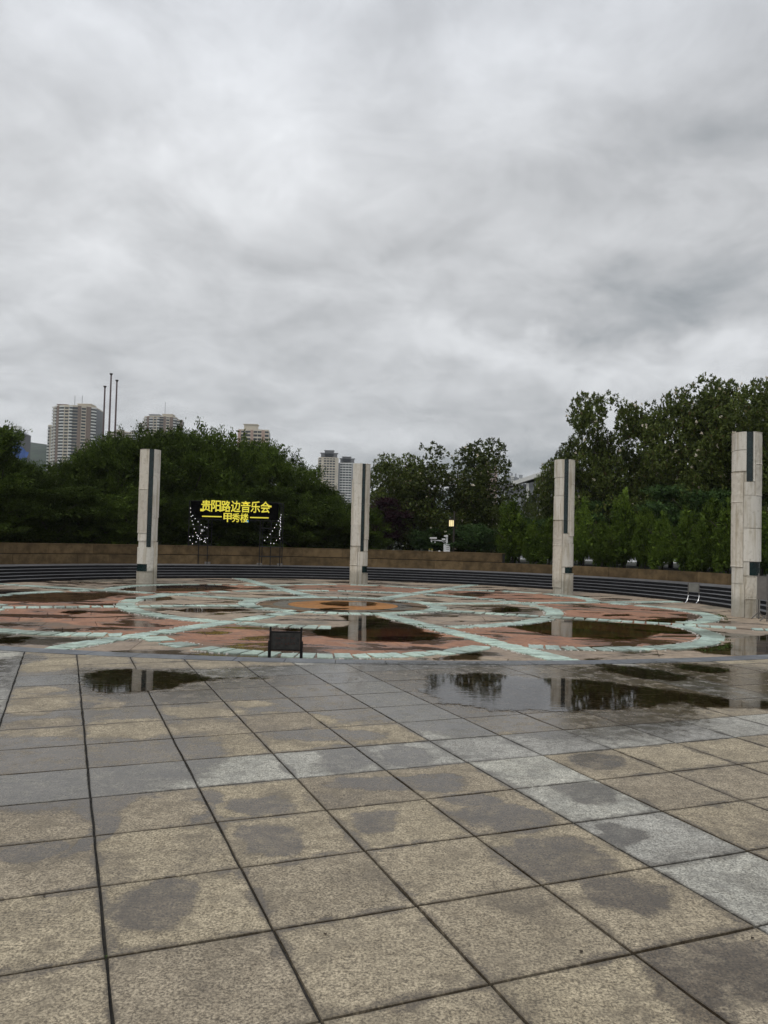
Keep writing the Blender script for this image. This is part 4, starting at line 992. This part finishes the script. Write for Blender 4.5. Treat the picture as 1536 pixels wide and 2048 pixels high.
# ================================================================== FAR BUILDINGS AND HILLS
M['glass_far'] = simple('dark_window_glass', (.035, .04, .045), .3, .3, .3, spec=.3)
M['cream'] = simple('cream_render', (.60, .54, .44), .8, .1, .05)
M['brown_pier'] = simple('brown_render', (.22, .16, .125), .8, .1, .05)
M['white_far'] = simple('white_render', (.72, .72, .69), .7, .08, .05)
M['grey_far'] = simple('grey_render', (.32, .33, .35), .8, .1, .05)
M['roof_grey'] = simple('grey_roof', (.13, .13, .135), .8, .15, .05)
M['pink'] = simple('pink_render', (.46, .32, .26), .8, .08, .05)
M['netting'] = simple('blue_netting', (.035, .085, .26), .8, .3, .1)
M['hill'] = simple('wooded_hillside', (.025, .04, .022), .95, .5, .03)
M['roof_dark'] = simple('dark_roof_tile', (.06, .055, .055), .7, .2, 3)
def tower(name, px0, px1, ptop, d, bays, lab, bulge=.2, fh=3.0, mats=('cream', 'white_far', 'brown_pier', 'glass_far'), side=0.0, depth=None, group='apartment towers beyond the trees', cap=None):
    a, b_ = at(px0, 1060, d), at(px1, 1060, d); top = at((px0+px1)/2, ptop, d).z; wd = b_.x-a.x; cx = (a.x+b_.x)/2
    o = empty(name, (cx, d, 0)); tag(o, lab, 'building', group)
    tot = sum(w_ for w_, _ in bays); xs = [0]
    for w_, _ in bays: xs.append(xs[-1]+w_/tot)
    def P(t): x = (t-.5)*2; return Vector((x*wd/2, -bulge*wd*(1-abs(x)**2.2)+side*x*wd, 0))
    pts = [P(t) for t in xs]; dp = depth or wd*.6
    core = MB(); core.prism([(p.x, p.y) for p in pts]+[(wd/2*.92, dp), (-wd/2*.92, dp)], -5, top); core.build('glazing', M[mats[3]], o)
    nf = int(top/fh); f0 = max(0, int(nf-46)); sp_, bal, pier = MB(), MB(), MB()
    for i, (w_, ty) in enumerate(bays):
        p, q = pts[i], pts[i+1]; e = q-p; l = e.length; ang = math.atan2(e.y, e.x); nrm = Vector((e.y, -e.x, 0)).normalized(); mid = (p+q)/2
        if ty == 'p': c = mid+nrm*.35; pier.box((c.x, c.y, top/2), (l, 1.1, top+1.2), ang); continue
        if ty in 'ws':
            nm_ = max(1, int(l/2.6))
            for j in range(nm_+1):
                c = p+e*(j/nm_)+nrm*.12; sp_.box((c.x, c.y, top/2), (.7 if ty == 'w' else .35, .5, top), ang)
        for f in range(f0, nf+1):
            z = f*fh; z = min(z, top-.2)
            if ty == 'w': c = mid+nrm*.2; sp_.box((c.x, c.y, z), (l, .6, fh*.42), ang)
            elif ty == 'g': c = mid+nrm*.1; sp_.box((c.x, c.y, z), (l, .4, fh*.16), ang)
            elif ty == 's': c = mid+nrm*.2; sp_.box((c.x, c.y, z), (l, .6, fh*.40), ang)
            elif ty == 'b':
                pl = [p+nrm*.1, p+e*.12+nrm*1.3, mid+nrm*1.9, q-e*.12+nrm*1.3, q+nrm*.1]; bal.prism([(v.x, v.y) for v in pl], z-fh*.18, z+fh*.26)
    if sp_.v: tag(sp_.build('spandrels', M[mats[0]], o), kind='stuff')
    if bal.v: tag(bal.build('balconies', M[mats[1]], o), kind='stuff')
    if pier.v: pier.build('piers', M[mats[2]], o)
    rf = MB(); rf.prism([(p.x*.98, p.y*.98) for p in pts]+[(wd/2*.9, dp*.9), (-wd/2*.9, dp*.9)], top+.02, top+1.3); rf.build('parapet', M[mats[0]], o)
    for (x0, x1, h, mt) in (cap or []):
        b = MB(); b.box(((x0+x1-1)*wd/2, dp*.3, top+1.3+h/2), ((x1-x0)*wd, dp*.5, h)); b.build('roof_house', M[mt], o)
        b = MB(); b.box(((x0+x1-1)*wd/2, dp*.3, top+1.4+h), ((x1-x0)*wd*1.12, dp*.56, .6)); b.build('roof_slab', M[mt], o)
    return o, top, wd
B1 = [(.7, 'b'), (.5, 'w'), (1, 'b'), (1.0, 'p'), (2.0, 'b'), (1.6, 'w'), (1.2, 'b'), (1.6, 'g'), (1.0, 'p'), (1.4, 'w'), (1.2, 'p'), (1.4, 'b')]
o, tp_, wd_ = tower('apartment_tower', 97, 184, 816, 760, B1, 'tallest curved beige tower with white balconies, left of the flagpoles', .25, cap=[(.55, .85, 3, 'cream'), (.08, .30, 2.0, 'brown_pier')])
for x in (-.05, .12): MB().tube([(x*wd_, 4, tp_+3), (x*wd_, 4, tp_+13)], .22, 5).build('antenna', M['roof_grey'], o)
tower('apartment_tower', 88, 100, 852, 765, [(1, 'b'), (.5, 'w'), (1, 'b')], 'lower stepped wing on the left flank of the tallest balcony tower', .1)
o, tp_, wd_ = tower('apartment_tower', 280, 346, 836, 840, B1, 'curved beige balcony tower showing its top behind the leftmost column', .25, cap=[(.15, .45, 2.5, 'grey_far'), (.55, .85, 3, 'cream')])
MB().tube([(.1*wd_, 4, tp_+3), (.1*wd_, 4, tp_+18)], .22, 5).build('antenna', M['roof_grey'], o)
tower('apartment_tower', 270, 283, 848, 842, [(1, 'b'), (.5, 'w')], 'left wing of the balcony tower behind the leftmost column', .1)
tower('apartment_tower', 343, 358, 842, 842, [(1, 'b'), (.5, 'p')], 'right wing of the balcony tower behind the leftmost column', .1)
tower('apartment_tower', 208, 265, 866, 880, [(1, 'p'), (1.5, 'w'), (1, 'b'), (1, 'p'), (1.5, 's'), (1, 'b')], 'beige block top behind the flagpoles', .1, cap=[(.3, .5, 2, 'cream'), (.8, 1, 1.5, 'grey_far')])
tower('apartment_tower', 470, 532, 862, 620, [(.7, 'p'), (1, 's'), (1.4, 's'), (.6, 'p'), (1, 's'), (1, 's'), (.7, 'p'), (1, 's')], 'cream block with a penthouse roof above the stage frame', .03, mats=('cream', 'white_far', 'pink', 'glass_far'), cap=[(.18, .60, 4, 'cream')])
BT = [(.8, 'w'), (.5, 'p'), (1.4, 'w'), (.4, 'p'), (.8, 'w')]
tower('apartment_tower', 633, 673, 917, 900, [(.7, 'w'), (.4, 'p'), (1.2, 'w'), (1.2, 'w'), (.6, 'p')], 'left and taller of the pair of cream towers by the second column', .10, mats=('cream', 'white_far', 'cream', 'glass_far'), cap=[(.12, .92, 5, 'roof_grey'), (.3, .75, 8, 'roof_grey')])
tower('apartment_tower', 674, 708, 928, 905, [(.3, 'p'), (1.5, 's'), (1.5, 's'), (.3, 'p'), (.7, 's')], 'right and lower of the pair of cream towers, next to the second column', .06, mats=('white_far', 'white_far', 'grey_far', 'glass_far'), cap=[(.08, .90, 5, 'roof_grey'), (.2, .7, 7, 'roof_grey')])
tower('apartment_tower', 962, 992, 933, 1000, [(1, 's'), (1, 'p'), (1, 's'), (.6, 'p')], 'pink tower rising right of the broad middle magnolia', .05, mats=('pink', 'white_far', 'pink', 'glass_far'), cap=[(.05, .4, 8, 'pink')])
GG = 'distant grey high rise towers'
for i, (a_, b_, t_, col_, lab) in enumerate([(990, 999, 956, 'white_far', 'narrow pale slab tower, leftmost of the distant grey cluster'), (999, 1011, 961, 'grey_far', 'dark blue grey tower second from left in the distant cluster'), (1011, 1019, 951, 'grey_far', 'distant tower under the crane'),
        (1018, 1026, 953, 'white_far', 'pale distant tower just right of the crane'), (1026, 1033, 955, 'grey_far', 'grey distant tower left of the gabled house'), (1032, 1048, 957, 'grey_far', 'rightmost distant grey tower, half hidden by the gabled house')]):
    tower('apartment_tower', a_, b_, t_, 1350+10*i, [(1, 's'), (.7, 'p'), (1, 's'), (.5, 'p'), (1, 's')], lab, .04, mats=(col_, 'white_far', 'white_far' if i % 2 else 'grey_far', 'glass_far'), group=GG, cap=[(.3, .7, 5, 'grey_far')])
cc = at(1013, 945, 1340); o = empty('tower_crane', (cc.x, 1340, 0)); tag(o, 'construction crane on the distant grey towers', 'crane')
MB().box((0, 0, (cc.z)/2), (2, 2, cc.z)).build('mast', M['roof_grey'], o); MB().box((-5, 0, cc.z), (26, 1.2, 1.4)).build('jib', M['roof_grey'], o); MB().box((0, 0, cc.z+2.5), (1.6, 1.6, 4)).build('cab', M['roof_grey'], o)
# low dark building with blue netting
v0, v1 = at(10, 875, 420), at(50, 875, 420); zt_ = at(30, 868, 420).z; wq = v1.x-v0.x
o = empty('netted_building', ((v0.x+v1.x)/2, 420, 0)); tag(o, 'dark building with a grey roof and blue netting at the far left', 'building')
MB().box((0, 0, zt_/2), (wq, 14, zt_)).build('wall', M['roof_grey'], o)
rf = MB(); rf.add([(-wq/2-1, -8, zt_), (wq/2+.5, -8, zt_), (wq/2-3, 4, zt_+2.2), (-wq/2+2, 4, zt_+3.2), (wq/2, 8, zt_), (-wq/2, 8, zt_)], [(0, 1, 2, 3), (3, 2, 4, 5), (1, 4, 2), (0, 3, 5)]); rf.build('roof', M['grey_far'], o)
MB().box((-.5, 2, zt_+3.4), (4.5, 4, 2.2)).build('roof_house', M['white_far'], o)
nb_ = MB(); nx = 14; vs = []
for j in range(5):
    for i in range(nx+1):
        x = -wq/2+(wq+6)*i/nx; z = zt_-3.5-j*1.6-max(0, x-wq/2+3)*.8; vs.append((x, -8.3-j*.9+.5*math.sin(i*1.9+j), z+.4*math.sin(i*2.3)))
nb_.add(vs, [(j*(nx+1)+i, j*(nx+1)+i+1, (j+1)*(nx+1)+i+1, (j+1)*(nx+1)+i) for j in range(4) for i in range(nx)]); nb_.build('blue_netting', M['netting'], o)
# gabled house behind the magnolias
YH = 68
def roofbox(o, xl, xr, ze, zr, y0, y1, ov=.5):
    xm = (xl+xr)/2; b = MB()
    b.add([(xl-ov, y0, ze), (xm, y0, zr), (xr+ov, y0, ze), (xl-ov, y1, ze), (xm, y1, zr), (xr+ov, y1, ze), (xl-ov, y0, ze+.18), (xm, y0, zr+.2), (xr+ov, y0, ze+.18), (xl-ov, y1, ze+.18), (xm, y1, zr+.2), (xr+ov, y1, ze+.18)],
          [(6, 9, 10, 7), (7, 10, 11, 8), (0, 1, 4, 3), (1, 2, 5, 4), (3, 4, 10, 9), (4, 5, 11, 10), (0, 3, 9, 6), (2, 8, 11, 5)]); b.build('roof', M['roof_dark'], o)
    b = MB(); b.add([(xl-ov-.05, y0-.05, ze-.05), (xm, y0-.05, zr-.05), (xr+ov+.05, y0-.05, ze-.05), (xr+ov+.05, y0-.05, ze+.22), (xm, y0-.05, zr+.25), (xl-ov-.05, y0-.05, ze+.22)], [(0, 1, 4, 5), (1, 2, 3, 4)])
    b.add([(xl-ov-.05, y0-.002, ze-.05), (xm, y0-.002, zr-.05), (xr+ov+.05, y0-.002, ze-.05), (xr+ov+.05, y0-.002, ze+.22), (xm, y0-.002, zr+.25), (xl-ov-.05, y0-.002, ze+.22)], [(5, 4, 1, 0), (4, 3, 2, 1)]); b.build('barge_board', M['white_far'], o)
    b = MB(); b.add([(xl, y0+.4, ze), (xr, y0+.4, ze), (xm, y0+.4, zr-.3)], [(0, 1, 2)]); b.build('gable', M['grey_far'], o)
hl = at(1034, 970, YH); hr = at(1112, 938, YH); o = empty('gabled_house', (hl.x, YH, Z(.7))); o.scale = (K, K, K); tag(o, 'white edged gabled house half hidden by trees left of the third column', 'house')
e1 = (hl.z-Z(.7))/K; MB().box((3.6, 4, e1/2), (6.4, 7, e1)).build('wall', M['grey_far'], o); roofbox(o, .2, 3.4, e1, e1+.75, 0, 7.5)
e2 = (hr.z-Z(.7))/K; hr.x = hl.x+(hr.x-hl.x)/K; MB().box((4.2, 5, (e2-.9)/2), (4, 5, e2-.9)).build('wall', M['cream'], o); roofbox(o, hr.x-hl.x-2.0, hr.x-hl.x+2.0, e2-1.1, e2, 1.5, 7.5, .4)
for x in (1.0, 2.2): MB().box((x, .44, e1-1.2), (.8, .1, 1.2)).build('window', M['glass_far'], o)
w0 = (at(1070, 990, YH).z-Z(.7))/K; MB().box((2.9, .3, w0), (2.6, .5, .12)).build('balcony_edge', M['white_far'], o)
MB().box((.75, .3, (at(1045, 985, YH).z-Z(.7))/K), (.16, .2, 1.3)).build('corner_post', M['white_far'], o)
mm = at(1307, 820, 330); o = empty('antenna_mast', (mm.x, 330, 0)); tag(o, 'very thin distant mast between two magnolia tops', 'mast'); MB().tube([(0, 0, 0), (0, 0, mm.z)], [.7, .12], 6).build('mast', M['grey_far'], o)
# wooded hill
def hill(x0, x1, y0, pts, nm):
    nx, ny = 60, 14; vs = []
    for j in range(ny+1):
        for i in range(nx+1):
            t = i/nx; x = x0+(x1-x0)*t; zt = np.interp(t, [p[0] for p in pts], [p[1] for p in pts]); f_ = j/ny
            vs.append((x, y0+f_*500, -1+zt*math.sin(f_*PI*.5)+mnoise.noise(Vector((x*.02, f_*9, 1)))*9*f_))
    b = MB(); b.add(vs, [(j*(nx+1)+i, j*(nx+1)+i+1, (j+1)*(nx+1)+i+1, (j+1)*(nx+1)+i) for j in range(ny) for i in range(nx)])
    tag(b.build(nm, M['hill'], smooth=True), kind='structure')
hz = lambda px, py: at(px, py, 1300).z
hill(-1300, -120, 800, [(0, 230), (.5, hz(20, 880)), (.62, hz(60, 893)), (.72, hz(110, 886)), (.85, 120), (1, 60)], 'hill')
hill(-200, 1600, 1500, [(0, 60), (.25, 150), (.35, 160), (.6, 190), (1, 160)], 'hill')

# ================================================================== THE AIR
hb = MB(); hb.box((0, 1000, 144), (5200, 2800, 292)); mt = bpy.data.materials.new('pale_air'); mt.use_nodes = True; mt.node_tree.nodes.clear(); n_ = N(mt.node_tree)
pvn = n_.add('ShaderNodeVolumePrincipled', {'Color': (.82, .88, .95, 1), 'Density': .00014, 'Anisotropy': 0.0}); ou = n_.add('ShaderNodeOutputMaterial'); n_.l.new(pvn.outputs[0], ou.inputs['Volume'])
tag(hb.build('haze', mt), kind='stuff')
